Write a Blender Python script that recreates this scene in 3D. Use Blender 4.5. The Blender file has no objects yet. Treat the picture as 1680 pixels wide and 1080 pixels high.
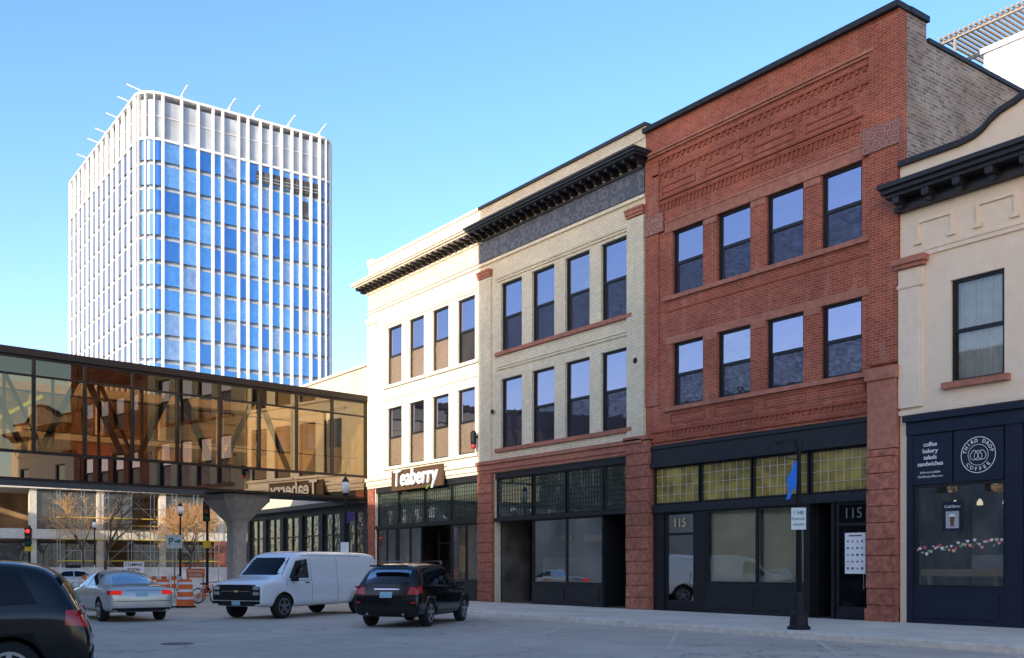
import bpy,bmesh,math,random
from mathutils import Vector,Matrix
from mathutils.bvhtree import BVHTree
random.seed(7)
S=bpy.context.scene; COL=S.collection
R=math.radians
# ------------------------------------------------------------------ materials
def newmat(n):
    m=bpy.data.materials.new(n); m.use_nodes=True
    t=m.node_tree; t.nodes.clear(); o=t.nodes.new('ShaderNodeOutputMaterial')
    return m,t,o
def N(t,k,**kw):
    n=t.nodes.new(k)
    for a,b in kw.items(): setattr(n,a,b)
    return n
def L(t,a,b): t.links.new(a,b)
def c4(c): return (c[0],c[1],c[2],1)
def wcoord(t):
    g=N(t,'ShaderNodeTexCoord'); return g.outputs['Object']
def noise(t,vec,s,d=5,dist=0):
    n=N(t,'ShaderNodeTexNoise'); n.inputs['Scale'].default_value=s; n.inputs['Detail'].default_value=d; n.inputs['Distortion'].default_value=dist
    L(t,vec,n.inputs['Vector']); return n.outputs[0]
def mapr(t,x,a,b,c,d):
    m=N(t,'ShaderNodeMapRange'); 
    for k,v in zip(('From Min','From Max','To Min','To Max'),(a,b,c,d)): m.inputs[k].default_value=v
    L(t,x,m.inputs[0]); return m.outputs[0]
def varied(t,col,vec,scale=3,amt=.15,scale2=.35,amt2=.12):
    n1=noise(t,vec,scale,6); n2=noise(t,vec,scale2,3)
    a=mapr(t,n1,.3,.7,1-amt,1+amt); b=mapr(t,n2,.3,.7,1-amt2,1+amt2)
    m=N(t,'ShaderNodeMath',operation='MULTIPLY'); L(t,a,m.inputs[0]); L(t,b,m.inputs[1])
    v=N(t,'ShaderNodeVectorMath',operation='SCALE'); L(t,m.outputs[0],v.inputs['Scale'])
    if isinstance(col,tuple): v.inputs[0].default_value=col
    else: L(t,col,v.inputs[0])
    return v.outputs[0],n1
def bumpn(t,h,s,dist):
    b=N(t,'ShaderNodeBump'); b.inputs['Strength'].default_value=s; b.inputs['Distance'].default_value=dist; L(t,h,b.inputs['Height']); return b.outputs[0]
def mat(name,col,rough=.6,metal=0,scale=4,amt=.12,bump=.1,spec=.4,coat=0,amt2=.08):
    m,t,o=newmat(name); p=N(t,'ShaderNodeBsdfPrincipled'); L(t,p.outputs[0],o.inputs[0])
    vec=wcoord(t); c,n=varied(t,col,vec,scale,amt,.35,amt2); L(t,c,p.inputs['Base Color'])
    p.inputs['Roughness'].default_value=rough; p.inputs['Metallic'].default_value=metal
    p.inputs['Specular IOR Level'].default_value=spec; p.inputs['Coat Weight'].default_value=coat
    if bump: L(t,bumpn(t,n,bump,.02),p.inputs['Normal'])
    return m
def brick(name,c1,c2,mo,bw=.24,bh=.08,ms=.012,amt2=.15,bump=.3,rough=.85,stain=None,flat=False,patch=None,smax=.45,amt1=.10):
    m,t,o=newmat(name); p=N(t,'ShaderNodeBsdfPrincipled'); L(t,p.outputs[0],o.inputs[0])
    vec=wcoord(t); s=N(t,'ShaderNodeSeparateXYZ'); L(t,vec,s.inputs[0]); c=N(t,'ShaderNodeCombineXYZ')
    if flat: L(t,s.outputs[0],c.inputs[0]); L(t,s.outputs[1],c.inputs[1])
    else:
        a=N(t,'ShaderNodeMath',operation='ADD'); L(t,s.outputs[0],a.inputs[0]); L(t,s.outputs[1],a.inputs[1]); L(t,a.outputs[0],c.inputs[0]); L(t,s.outputs[2],c.inputs[1])
    b=N(t,'ShaderNodeTexBrick'); L(t,c.outputs[0],b.inputs['Vector'])
    if flat: b.offset=0
    b.inputs['Color1'].default_value=c4(c1); b.inputs['Color2'].default_value=c4(c2); b.inputs['Mortar'].default_value=c4(mo)
    b.inputs['Scale'].default_value=1; b.inputs['Brick Width'].default_value=bw; b.inputs['Row Height'].default_value=bh
    b.inputs['Mortar Size'].default_value=ms; b.inputs['Mortar Smooth'].default_value=.2
    col,n=varied(t,b.outputs['Color'],vec,4,amt1,.45,amt2)
    if patch:
        mx=N(t,'ShaderNodeMixRGB'); mx.blend_type='MULTIPLY'; L(t,mapr(t,noise(t,vec,.9,5),.42,.6,0,.8),mx.inputs[0]); L(t,col,mx.inputs[1]); mx.inputs[2].default_value=c4(patch); col=mx.outputs[0]
    if stain:
        mp=N(t,'ShaderNodeMapping'); mp.inputs['Scale'].default_value=(3,3,.6); L(t,vec,mp.inputs[0])
        mr=mapr(t,noise(t,mp.outputs[0],1,6),.56,.78,0,smax)
        mx=N(t,'ShaderNodeMixRGB'); L(t,mr,mx.inputs[0]); L(t,col,mx.inputs[1]); mx.inputs[2].default_value=c4(stain); col=mx.outputs[0]
    L(t,col,p.inputs['Base Color']); p.inputs['Roughness'].default_value=rough; p.inputs['Specular IOR Level'].default_value=.2
    iv=N(t,'ShaderNodeMath',operation='SUBTRACT'); iv.inputs[0].default_value=1; L(t,b.outputs['Fac'],iv.inputs[1])
    L(t,bumpn(t,iv.outputs[0],bump,.006),p.inputs['Normal'])
    return m
def reflmix(t,o,under,refl,tint,rough,wav,wscale,vec):
    g=N(t,'ShaderNodeBsdfGlossy'); g.inputs['Color'].default_value=c4(tint); g.inputs['Roughness'].default_value=rough
    f=N(t,'ShaderNodeFresnel'); f.inputs[0].default_value=1.5
    a=N(t,'ShaderNodeMath',operation='ADD',use_clamp=True); a.inputs[1].default_value=refl; L(t,f.outputs[0],a.inputs[0])
    mx=N(t,'ShaderNodeMixShader'); L(t,a.outputs[0],mx.inputs[0]); L(t,under,mx.inputs[1]); L(t,g.outputs[0],mx.inputs[2]); L(t,mx.outputs[0],o.inputs[0])
    if wav: L(t,bumpn(t,noise(t,vec,wscale,2),wav*8,.03),g.inputs['Normal'])
def glassy(name,base,refl=.35,tint=(1,1,1),rough=.02,wav=.02,wscale=1.2):
    m,t,o=newmat(name); d=N(t,'ShaderNodeBsdfDiffuse'); vec=wcoord(t); cc,n=varied(t,tuple(base),vec,2,.25,.7,.3); L(t,cc,d.inputs[0])
    reflmix(t,o,d.outputs[0],refl,tint,rough,wav,wscale,vec); return m
def clear(name,tint=(.8,.85,.85),refl=.1,gt=(1,1,1),wav=.01,wscale=.8):
    m,t,o=newmat(name); d=N(t,'ShaderNodeBsdfTransparent'); d.inputs[0].default_value=c4(tint)
    reflmix(t,o,d.outputs[0],refl,gt,.01,wav,wscale,wcoord(t)); return m
def screenmat(name,col,op=.58):
    m,t,o=newmat(name)
    d=N(t,'ShaderNodeBsdfTransparent'); g=N(t,'ShaderNodeBsdfDiffuse'); g.inputs[0].default_value=c4(col)
    mr=mapr(t,noise(t,wcoord(t),4,3,3),.35,.65,op-.14,op+.14)
    mx=N(t,'ShaderNodeMixShader'); L(t,mr,mx.inputs[0]); L(t,d.outputs[0],mx.inputs[1]); L(t,g.outputs[0],mx.inputs[2]); L(t,mx.outputs[0],o.inputs[0])
    return m
def emis(name,col,s):
    m,t,o=newmat(name); e=N(t,'ShaderNodeEmission'); e.inputs[0].default_value=c4(col); e.inputs[1].default_value=s; L(t,e.outputs[0],o.inputs[0]); return m
def frieze(name,col,col2,s=3.2):
    m,t,o=newmat(name); p=N(t,'ShaderNodeBsdfPrincipled'); L(t,p.outputs[0],o.inputs[0]); vec=wcoord(t)
    v=N(t,'ShaderNodeTexVoronoi'); v.feature='F1'; v.inputs['Scale'].default_value=s*.6; v.inputs['Randomness'].default_value=.5; L(t,vec,v.inputs['Vector'])
    w=N(t,'ShaderNodeMath',operation='SINE'); k=N(t,'ShaderNodeMath',operation='MULTIPLY'); k.inputs[1].default_value=16; L(t,v.outputs['Distance'],k.inputs[0]); L(t,k.outputs[0],w.inputs[0])
    f=mapr(t,w.outputs[0],-.6,.9,0,1)
    mx=N(t,'ShaderNodeMixRGB'); mx.inputs[1].default_value=c4(col); mx.inputs[2].default_value=c4(col2); L(t,f,mx.inputs[0]); L(t,mx.outputs[0],p.inputs['Base Color'])
    L(t,bumpn(t,f,.4,.02),p.inputs['Normal']); p.inputs['Roughness'].default_value=.6
    return m
def asphalt(name,col,spk=.15):
    m,t,o=newmat(name); p=N(t,'ShaderNodeBsdfPrincipled'); L(t,p.outputs[0],o.inputs[0]); vec=wcoord(t)
    c,n=varied(t,col,vec,60,spk,.22,.12)
    n3=N(t,'ShaderNodeTexNoise'); n3.inputs['Scale'].default_value=1.1; n3.inputs['Detail'].default_value=8; L(t,vec,n3.inputs['Vector'])
    mr=mapr(t,n3.outputs[0],.35,.7,.92,1.08)
    v=N(t,'ShaderNodeVectorMath',operation='SCALE'); L(t,c,v.inputs[0]); L(t,mr,v.inputs['Scale'])
    vo=N(t,'ShaderNodeTexVoronoi'); vo.feature='DISTANCE_TO_EDGE'; vo.inputs['Scale'].default_value=.16
    ad=N(t,'ShaderNodeVectorMath',operation='ADD'); L(t,vec,ad.inputs[0]); L(t,n3.outputs[1],ad.inputs[1]); L(t,ad.outputs[0],vo.inputs['Vector'])
    cr=mapr(t,vo.outputs['Distance'],0,.005,.6,1)
    v2=N(t,'ShaderNodeVectorMath',operation='SCALE'); L(t,v.outputs[0],v2.inputs[0]); L(t,cr,v2.inputs['Scale'])
    L(t,v2.outputs[0],p.inputs['Base Color']); p.inputs['Roughness'].default_value=.85; p.inputs['Specular IOR Level'].default_value=.2
    L(t,bumpn(t,n,.25,.006),p.inputs['Normal'])
    return m
def wornpaint(name,col,under):
    m,t,o=newmat(name); p=N(t,'ShaderNodeBsdfPrincipled'); L(t,p.outputs[0],o.inputs[0]); vec=wcoord(t)
    mr=mapr(t,noise(t,vec,7,8),.45,.62,0,.8)
    mx=N(t,'ShaderNodeMixRGB'); mx.inputs[1].default_value=c4(under); mx.inputs[2].default_value=c4(col); L(t,mr,mx.inputs[0]); L(t,mx.outputs[0],p.inputs['Base Color']); p.inputs['Roughness'].default_value=.8
    return m

RB=brick('red_brick',(.41,.105,.056),(.27,.062,.036),(.42,.20,.13),stain=(.48,.30,.23),ms=.011,amt2=.2)
RBs=brick('weathered_side_brick',(.42,.32,.235),(.20,.145,.115),(.44,.41,.35),bw=.30,bh=.105,ms=.014,bump=.5,amt2=.3,stain=(.46,.45,.41),patch=(.62,.56,.52))
RT=brick('terracotta_relief',(.36,.095,.052),(.31,.078,.044),(.31,.11,.07),bw=.16,bh=.1)
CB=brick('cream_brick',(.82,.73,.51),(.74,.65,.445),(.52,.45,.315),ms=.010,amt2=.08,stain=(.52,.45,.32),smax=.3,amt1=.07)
CBL=brick('sunlit_cream_brick',(.88,.82,.69),(.84,.775,.645),(.70,.64,.52),ms=.009,amt2=.06,stain=(.66,.58,.44),smax=.25,amt1=.06)  # cream brick again, the sun on this half put into its paler colour
BEIGE=brick('beige_painted_brick',(.80,.665,.49),(.79,.655,.48),(.745,.615,.445),ms=.005,amt2=.03,bump=.08,amt1=.03)
SAND=mat('red_sandstone',(.41,.165,.105),.9,scale=6,amt=.2,bump=.4,amt2=.15)
SANDR=mat('rough_sandstone',(.36,.13,.08),.95,scale=7,amt=.35,bump=.9,amt2=.25)
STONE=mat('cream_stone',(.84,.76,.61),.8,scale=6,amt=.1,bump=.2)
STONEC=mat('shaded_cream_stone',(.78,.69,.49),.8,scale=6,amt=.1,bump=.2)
BSTONE=mat('beige_trim',(.79,.65,.475),.8,scale=6,amt=.05,bump=.1)
BLK=mat('black_painted_metal',(.016,.017,.019),.4,scale=6,amt=.2,bump=.05,spec=.3)
BLK2=mat('charcoal_paint',(.022,.023,.025),.5,scale=6,amt=.2,bump=.08,spec=.3)
CORN=mat('dark_cornice_paint',(.033,.04,.046),.5,scale=6,amt=.2,bump=.1)
CORN3=mat('black_cornice_paint',(.02,.017,.02),.5,scale=6,amt=.2,bump=.1)
FRZD=frieze('dark_frieze_ornament',(.08,.09,.105),(.15,.16,.175),4.5)
FRZL=frieze('light_frieze_ornament',(.62,.54,.42),(.80,.72,.58),4.5)
CARV=frieze('carved_sandstone',(.24,.09,.06),(.42,.20,.14),9)
ROOF=mat('roof_membrane',(.12,.12,.12),.9)
WG=glassy('window_glass',(.010,.012,.018),.38,(.84,.77,1.0),wav=.02,wscale=1.6)
WG2=glassy('window_glass_pale_interior',(.05,.05,.06),.36,(.88,.82,1.0),wav=.03,wscale=2.4)
WGW=glassy('window_glass_tan_blind',(.34,.25,.17),.12,(.75,.75,.9),wav=.03)
SCRN=screenmat('insect_screen_mesh',(.06,.06,.075),.62)
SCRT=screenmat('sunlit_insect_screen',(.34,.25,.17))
SFG=clear('storefront_glass',(.9,.9,.86),.10,wav=.02)
SFR=clear('reflective_storefront_glass',(.65,.66,.63),.38,(1,.97,.92),wav=.02)
TRG=glassy('transom_glass',(.06,.085,.07),.20,(.75,.85,.8),wav=.01,wscale=1)
PRISM=mat('yellow_prism_glass',(.30,.225,.045),.25,scale=2.2,amt=.5,bump=.3,spec=.7,amt2=.25)
LEAD=mat('light_glazing_bar',(.50,.47,.34),.6)
INT=mat('interior_plaster',(.80,.72,.50),.9,scale=1.2,amt=.12)
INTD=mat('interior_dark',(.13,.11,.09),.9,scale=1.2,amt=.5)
VOID=mat('dark_void',(.03,.028,.026),.9,scale=.6,amt=.6)
INTB=mat('interior_blue_grey',(.22,.255,.27),.8,scale=1.5,amt=.5)
INTG=mat('interior_grey_board',(.40,.41,.40),.8,scale=1.5,amt=.25)
WOOD=mat('light_wood',(.75,.55,.32),.6,scale=8)
WHITE=mat('white_paint',(.82,.82,.8),.5,scale=3,amt=.04,bump=0)
NAVY=mat('navy_sign',(.012,.018,.034),.5,bump=0,spec=.3)
SIGNW=mat('brown_sign_panel',(.11,.06,.03),.6,scale=8)
LTR=mat('white_lettering',(.85,.85,.83),.5,bump=0)
GREEN=mat('leaf_green',(.15,.35,.05),.5,bump=0)
CONC=mat('concrete',(.36,.32,.27),.9,scale=5,amt=.15,bump=.2)
CONCL=mat('warm_concrete',(.68,.59,.46),.9,scale=5,amt=.12,bump=.2)
TWHITE=mat('tower_white_panel',(.74,.74,.73),.5,scale=1,amt=.05,bump=0,amt2=.03)
TGREY=mat('tower_grey_panel',(.32,.38,.44),.5,scale=1,amt=.06,bump=0)
TCR=mat('tower_crown_panel',(.36,.42,.48),.4,scale=.5,amt=.15,bump=0)
TSPAN=mat('tower_spandrel',(.15,.20,.27),.5,scale=1,amt=.1,bump=0)
TG=[glassy(n,b,r,c,wav=.05,wscale=.25) for n,b,r,c in(('tower_glass_a',(.04,.165,.36),.5,(.34,.57,.90)),('tower_glass_b',(.02,.09,.24),.55,(.24,.44,.78)),('tower_glass_c',(.11,.26,.44),.48,(.48,.70,.97)),('tower_glass_d',(.16,.22,.31),.44,(.54,.67,.85)))]
TGL=glassy('tower_street_glass',(.05,.075,.11),.3,(.45,.55,.75),wav=.04,wscale=.3)
BRZ=mat('bronze_metal',(.03,.02,.014),.45,metal=.3,scale=3,bump=.03)
BRZG=clear('bronze_glass',(.52,.40,.26),.13,(1,.82,.52),wav=.005,wscale=.5)
BRZS=glassy('bronze_spandrel_glass',(.012,.008,.006),.22,(1,.84,.66),wav=0,rough=.005)
RUB=mat('tyre_rubber',(.015,.015,.015),.85,scale=10)
CHR=mat('chrome',(.6,.6,.62),.15,metal=1,bump=0,amt=.02)
RIM=mat('alloy_rim',(.5,.5,.52),.3,metal=.9,bump=0,amt=.05)
CG=glassy('car_glass',(.006,.007,.008),0,(.42,.46,.5),wav=0)
PBLK=mat('black_plastic',(.014,.014,.016),.6,bump=.05,spec=.3)
RED=mat('red_lens',(.5,.012,.012),.2,bump=0,spec=.8)
REDL=emis('lit_brake_lens',(.9,.04,.03),.6)
HL=mat('headlight_lens',(.6,.62,.62),.1,metal=.6,bump=0)
PLATE=mat('licence_plate',(.35,.55,.62),.5,bump=0)
def paint(n,c,metal=0,rough=.25,coat=1): return mat(n,c,rough,metal=metal,scale=.8,amt=.02,bump=0,coat=coat,spec=.5,amt2=.02)
PBL=paint('black_car_paint',(.004,.004,.005),rough=.12,coat=0); PWH=paint('white_van_paint',(.88,.88,.87),rough=.35); PSI=paint('silver_car_paint',(.56,.54,.50),.4,.3)
OR=mat('orange_plastic',(.85,.17,.03),.5,bump=0); ORW=mat('reflective_white',(.8,.8,.8),.4,bump=0)
YEL=mat('yellow_paint',(.75,.5,.03),.5,bump=0)
BARK=mat('bark',(.10,.07,.05),.95,scale=12,amt=.3,bump=.6); TWIG=mat('twig',(.56,.31,.12),.9,scale=8,amt=.3)
BLUEB=mat('blue_banner_cloth',(.03,.2,.7),.8,bump=.1); PURB=mat('dark_banner_cloth',(.05,.03,.13),.8)
SIGNG=mat('sign_white_panel',(.74,.78,.75),.5,bump=0); GTX=mat('sign_green_text',(.02,.22,.16),.5,bump=0)
BEIGEW=mat('beige_render',(.70,.60,.46),.85,scale=2,amt=.08)
CURT=mat('curtain_cloth',(.72,.74,.72),.9,scale=4,amt=.1)
GLOBE=mat('lamp_globe',(.75,.74,.68),.3,bump=0)
FARG=glassy('far_glass',(.05,.07,.05),.12,wav=.1,wscale=3)

# ------------------------------------------------------------------ mesh helpers
class MB:
    def __init__(s): s.v=[];s.f=[];s.m=[]
    def add(s,vs,fs,m=0):
        b=len(s.v); s.v+= [tuple(v) for v in vs]
        for f in fs: s.f.append(tuple(b+i for i in f)); s.m.append(m)
        return s
    def box(s,x0,x1,y0,y1,z0,z1,m=0):
        if x0>x1:x0,x1=x1,x0
        if y0>y1:y0,y1=y1,y0
        if z0>z1:z0,z1=z1,z0
        return s.add([(x0,y0,z0),(x1,y0,z0),(x1,y1,z0),(x0,y1,z0),(x0,y0,z1),(x1,y0,z1),(x1,y1,z1),(x0,y1,z1)],
          [(0,3,2,1),(4,5,6,7),(0,1,5,4),(1,2,6,5),(2,3,7,6),(3,0,4,7)],m)
    def quad(s,a,b,c,d,m=0): return s.add([a,b,c,d],[(0,1,2,3)],m)
    def poly(s,vs,m=0): return s.add(vs,[tuple(range(len(vs)))],m)
    def cyl(s,p0,p1,r0,r1=None,n=10,m=0,caps=True):
        r1=r0 if r1 is None else r1
        p0=Vector(p0);p1=Vector(p1); d=(p1-p0).normalized(); a=d.orthogonal().normalized(); b=d.cross(a)
        vs=[];fs=[]
        for p,r in((p0,r0),(p1,r1)):
            for i in range(n):
                an=2*math.pi*i/n; vs.append(p+(a*math.cos(an)+b*math.sin(an))*r)
        for i in range(n): fs.append((i,(i+1)%n,n+(i+1)%n,n+i))
        if caps: fs+= [tuple(range(n))[::-1],tuple(range(n,2*n))]
        return s.add(vs,fs,m)
    def beam(s,p0,p1,w,h,m=0):
        p0=Vector(p0);p1=Vector(p1); d=(p1-p0).normalized(); up=Vector((0,0,1)) if abs(d.z)<.95 else Vector((1,0,0))
        a=d.cross(up).normalized()*w/2; b=a.cross(d).normalized()*h/2
        vs=[p0-a-b,p0+a-b,p0+a+b,p0-a+b,p1-a-b,p1+a-b,p1+a+b,p1-a+b]
        return s.add(vs,[(0,3,2,1),(4,5,6,7),(0,1,5,4),(1,2,6,5),(2,3,7,6),(3,0,4,7)],m)
    def lathe(s,prof,c=(0,0),n=16,m=0):
        vs=[];fs=[]
        for r,z in prof:
            for i in range(n):
                a=2*math.pi*i/n; vs.append((c[0]+r*math.cos(a),c[1]+r*math.sin(a),z))
        for k in range(len(prof)-1):
            for i in range(n): fs.append((k*n+i,k*n+(i+1)%n,(k+1)*n+(i+1)%n,(k+1)*n+i))
        fs.append(tuple(range(n))[::-1]); k=len(prof)-1; fs.append(tuple(range(k*n,k*n+n)))
        return s.add(vs,fs,m)
    def extr(s,pts,y0,y1,m=0):
        n=len(pts); vs=[(x,y0,z) for x,z in pts]+[(x,y1,z) for x,z in pts]
        fs=[tuple(range(n)),tuple(range(n,2*n))[::-1]]+[(i,n+i,n+(i+1)%n,(i+1)%n) for i in range(n)]
        return s.add(vs,fs,m)
    def obj(s,name,mats,parent=None,smooth=False,bevel=0,label=None):
        me=bpy.data.meshes.new(name); me.from_pydata(s.v,[],s.f)
        for m in (mats if isinstance(mats,(list,tuple)) else [mats]): me.materials.append(m)
        for p,i in zip(me.polygons,s.m): p.material_index=i; p.use_smooth=smooth
        me.update(); o=bpy.data.objects.new(name,me); COL.objects.link(o)
        if bevel:
            b=o.modifiers.new('b','BEVEL'); b.width=bevel; b.segments=2; b.limit_method='ANGLE'
        if parent: par(o,parent)
        if label:o['label']=label
        return o
def par(o,p): o.parent=p; o.matrix_parent_inverse=p.matrix_basis.inverted(); return o
def boxes(name,m,parent,lst,bevel=0):
    for b in lst:
        q=MB()
        if isinstance(b[0],(tuple,list)):
            for k in b: q.box(*k)
        else: q.box(*b)
        q.obj(name,m,parent,bevel=bevel)
def E(name,label,cat,loc=(0,0,0),group=None,rz=0):
    e=bpy.data.objects.new(name,None); e.empty_display_size=.3; COL.objects.link(e)
    e.matrix_basis=Matrix.Translation(loc)@Matrix.Rotation(rz,4,'Z')
    e['label']=label; e['category']=cat
    if group:e['group']=group
    return e
def clone(root,loc,rz=0,label=None):
    def rec(o,p):
        c=o.copy(); COL.objects.link(c)
        if p: c.parent=p; c.matrix_parent_inverse=o.matrix_parent_inverse.copy()
        for k in o.children: rec(k,c)
        return c
    c=rec(root,None); c.matrix_basis=Matrix.Translation(loc)@Matrix.Rotation(rz,4,'Z')
    if label:c['label']=label
    return c
def setxf(o,loc,rz,s=(1,1,1)): o.matrix_basis=Matrix.Translation(loc)@Matrix.Rotation(rz,4,'Z')@Matrix.Diagonal((*s,1))
def evald(o):
    dg=bpy.context.evaluated_depsgraph_get(); me=bpy.data.meshes.new_from_object(o.evaluated_get(dg)); o.modifiers.clear(); o.data=me; return o
def text(s,name,size,loc,m,parent,ext=.01,bold=0,rz=0,sx=1,roll=0,shear=0):
    cu=bpy.data.curves.new(name,'FONT'); cu.body=s; cu.size=size; cu.extrude=ext; cu.offset=bold; cu.align_x='CENTER'; cu.align_y='CENTER'; cu.resolution_u=3; cu.shear=shear
    o=bpy.data.objects.new(name,cu); COL.objects.link(o)
    mb_=Matrix.Translation(loc)@Matrix.Rotation(rz,4,'Z')@Matrix.Rotation(R(90),4,'X')@Matrix.Rotation(roll,4,'Z')@Matrix.Diagonal((sx,1,1,1))
    dg=bpy.context.evaluated_depsgraph_get(); dg.update(); me=bpy.data.meshes.new_from_object(o.evaluated_get(dg))
    n=bpy.data.objects.new(name,me); n.matrix_basis=mb_; bpy.data.objects.remove(o); COL.objects.link(n)
    me.materials.clear(); me.materials.append(m)
    if parent: par(n,parent)
    return n
def structure(o): o['kind']='structure'; return o
def wall(mb,x0,x1,z0,z1,holes,y=0,dep=.25,m=0,mr=None):
    mr=m if mr is None else mr
    xs=sorted({x0,x1,*[h[0] for h in holes],*[h[1] for h in holes]}); zs=sorted({z0,z1,*[h[2] for h in holes],*[h[3] for h in holes]})
    xs=[x for x in xs if x0<=x<=x1]; zs=[z for z in zs if z0<=z<=z1]
    for a,b in zip(xs,xs[1:]):
        for c,d in zip(zs,zs[1:]):
            cx=(a+b)/2;cz=(c+d)/2
            if any(h[0]<cx<h[1] and h[2]<cz<h[3] for h in holes): continue
            mb.quad((a,y,c),(b,y,c),(b,y,d),(a,y,d),m)
    for a,b,c,d in holes:
        y2=y+dep
        mb.quad((a,y,c),(a,y,d),(a,y2,d),(a,y2,c),mr); mb.quad((b,y,c),(b,y2,c),(b,y2,d),(b,y,d),mr)
        mb.quad((a,y,d),(b,y,d),(b,y2,d),(a,y2,d),mr); mb.quad((a,y,c),(a,y2,c),(b,y2,c),(b,y,c),mr)
def shell(mb,x0,x1,y0,y1,z0,z1,m=0,mroof=1,zr=None):
    zr=zr or z1-.7
    mb.quad((x1,y0,z0),(x1,y1,z0),(x1,y1,z1),(x1,y0,z1),m); mb.quad((x0,y0,z0),(x0,y0,z1),(x0,y1,z1),(x0,y1,z0),m)
    mb.quad((x0,y1,z0),(x0,y1,z1),(x1,y1,z1),(x1,y1,z0),m)
    mb.quad((x0,y0,zr),(x1,y0,zr),(x1,y1,zr),(x0,y1,zr),mroof)
def window(p,x0,x1,z0,z1,y=0,frame=BLK,glass=None,lowglass=None,screen=SCRN,opened=False):
    glass=glass or random.choice([WG,WG,WG2])
    f=.075; zm=(z0+z1)/2; mb=MB()
    mb.box(x0,x0+f,y+.10,y+.22,z0,z1).box(x1-f,x1,y+.10,y+.22,z0,z1).box(x0+f,x1-f,y+.10,y+.22,z1-f,z1).box(x0+f,x1-f,y+.10,y+.22,z0,z0+f)
    mb.box(x0+f,x1-f,y+.12,y+.19,zm-.045,zm+.045)
    g=.045
    for a,b,yy in((z0+f,zm-.045,y+.16),(zm+.045,z1-f,y+.13)):
        mb.box(x0+f,x0+f+g,yy,yy+.04,a,b).box(x1-f-g,x1-f,yy,yy+.04,a,b)
    w=mb.obj('window',frame,p)
    t=random.uniform(-.006,.006)
    MB().quad((x0+f,y+.15+t,zm),(x1-f,y+.15-t,zm),(x1-f,y+.15-t+.004,z1-f),(x0+f,y+.15+t+.004,z1-f)).obj('upper_pane',glass,w)
    t=random.uniform(-.006,.006)
    MB().quad((x0+f,y+.185+t,z0+f),(x1-f,y+.185-t,z0+f),(x1-f,y+.185-t,zm),(x0+f,y+.185+t,zm)).obj('lower_pane',VOID if opened else (lowglass or glass),w)
    if screen: MB().quad((x0+f,y+.145,z0+f),(x1-f,y+.145,z0+f),(x1-f,y+.145,zm-.04),(x0+f,y+.145,zm-.04)).obj('insect_screen',screen,w)
    return w
def sfframe(mb,x0,x1,z0,z1,xs=(),zs=(),y=0,w=.07,d=.1):
    mb.box(x0,x0+w,y,y+d,z0,z1).box(x1-w,x1,y,y+d,z0,z1).box(x0+w,x1-w,y,y+d,z1-w,z1).box(x0+w,x1-w,y,y+d,z0,z0+w)
    for x in xs: mb.box(x-w/2,x+w/2,y,y+d,z0+w,z1-w)
    for z in zs: mb.box(x0+w,x1-w,y+.004,y+d-.004,z-w/2,z+w/2)
def block_pier(mb,x0,x1,z0,z1,y0,h=.42,m=0,y1=.3):
    z=z0
    while z<z1-.05:
        zz=min(z+h,z1); r=random.uniform(0,.035)
        mb.box(x0+random.uniform(0,.02),x1-random.uniform(0,.02),y0-r,y1,z+.012,zz-.012,m); z=zz
    mb.box(x0+.04,x1-.04,y0+.04,y1-.01,z0,z1,m)

# ------------------------------------------------------------------ ground
structure(MB().quad((-900,-600,0),(600,-600,0),(600,900,0),(-900,900,0)).obj('ground',asphalt('ground_dust',(.40,.34,.28))))
AC=(.56,.465,.365)
ASP=asphalt('road_asphalt',AC)
structure(MB().quad((-300,-25.2,.004),(90,-25.2,.004),(90,-5.6,.004),(-300,-5.6,.004)).quad((-84,-200,.0045),(-66,-200,.0045),(-66,-25.2,.0045),(-84,-25.2,.0045)).quad((-84,-5.6,.0045),(-66,-5.6,.0045),(-66,200,.0045),(-84,200,.0045)).obj('road',ASP))
SW=brick('sidewalk_concrete',(.76,.655,.52),(.72,.62,.49),(.42,.36,.28),bw=1.6,bh=1.6,ms=.010,bump=.1,amt2=.12,flat=True)
KERB=mat('kerb_concrete',(.78,.68,.55),.9,scale=6,amt=.15)
def slab(x0,x1,y0,y1,ks):
    structure(MB().box(x0,x1,y0,y1,-.1,.15).obj('sidewalk',SW))
    for (a,b,c,d) in ks: structure(MB().box(a,b,c,d,-.1,.154).obj('kerb',KERB,bevel=.02))
slab(-64,60,-5.45,.5,[(-64,60,-5.6,-5.44)])
slab(-64,60,-32,-25.35,[(-64,60,-25.36,-25.2)])
slab(-200,-86,-5.4,60,[(-86.1,-85.9,-5.5,60),(-200,-86.1,-5.56,-5.4)])
WP=wornpaint('worn_white_marking',(.80,.74,.64),AC)
def mark(mb): structure(mb.obj('road_marking',WP))
for k in range(9):
    x=-40+k*4.3; d=Vector((.68,-.73,0)); n=Vector((.73,.68,0))*.045; a=Vector((x,-5.7,.009)); b=a+d*6.2
    mark(MB().quad(a-n,a+n,b+n,b-n))
for k in range(8): x=-76+k*9; mark(MB().box(x,x+4,-15.3,-15.2,.008,.009))
mh=E('manhole_cover','round iron manhole cover set in the asphalt','manhole cover',(-21.5,-17.6,.01))
MB().lathe([(.34,.006),(.34,.014),(.30,.016)],(-21.5,-17.6),24).obj('cover',mat('cast_iron',(.22,.18,.15),.9,metal=0,scale=30,amt=.4,bump=1,spec=.1),mh)

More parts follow.
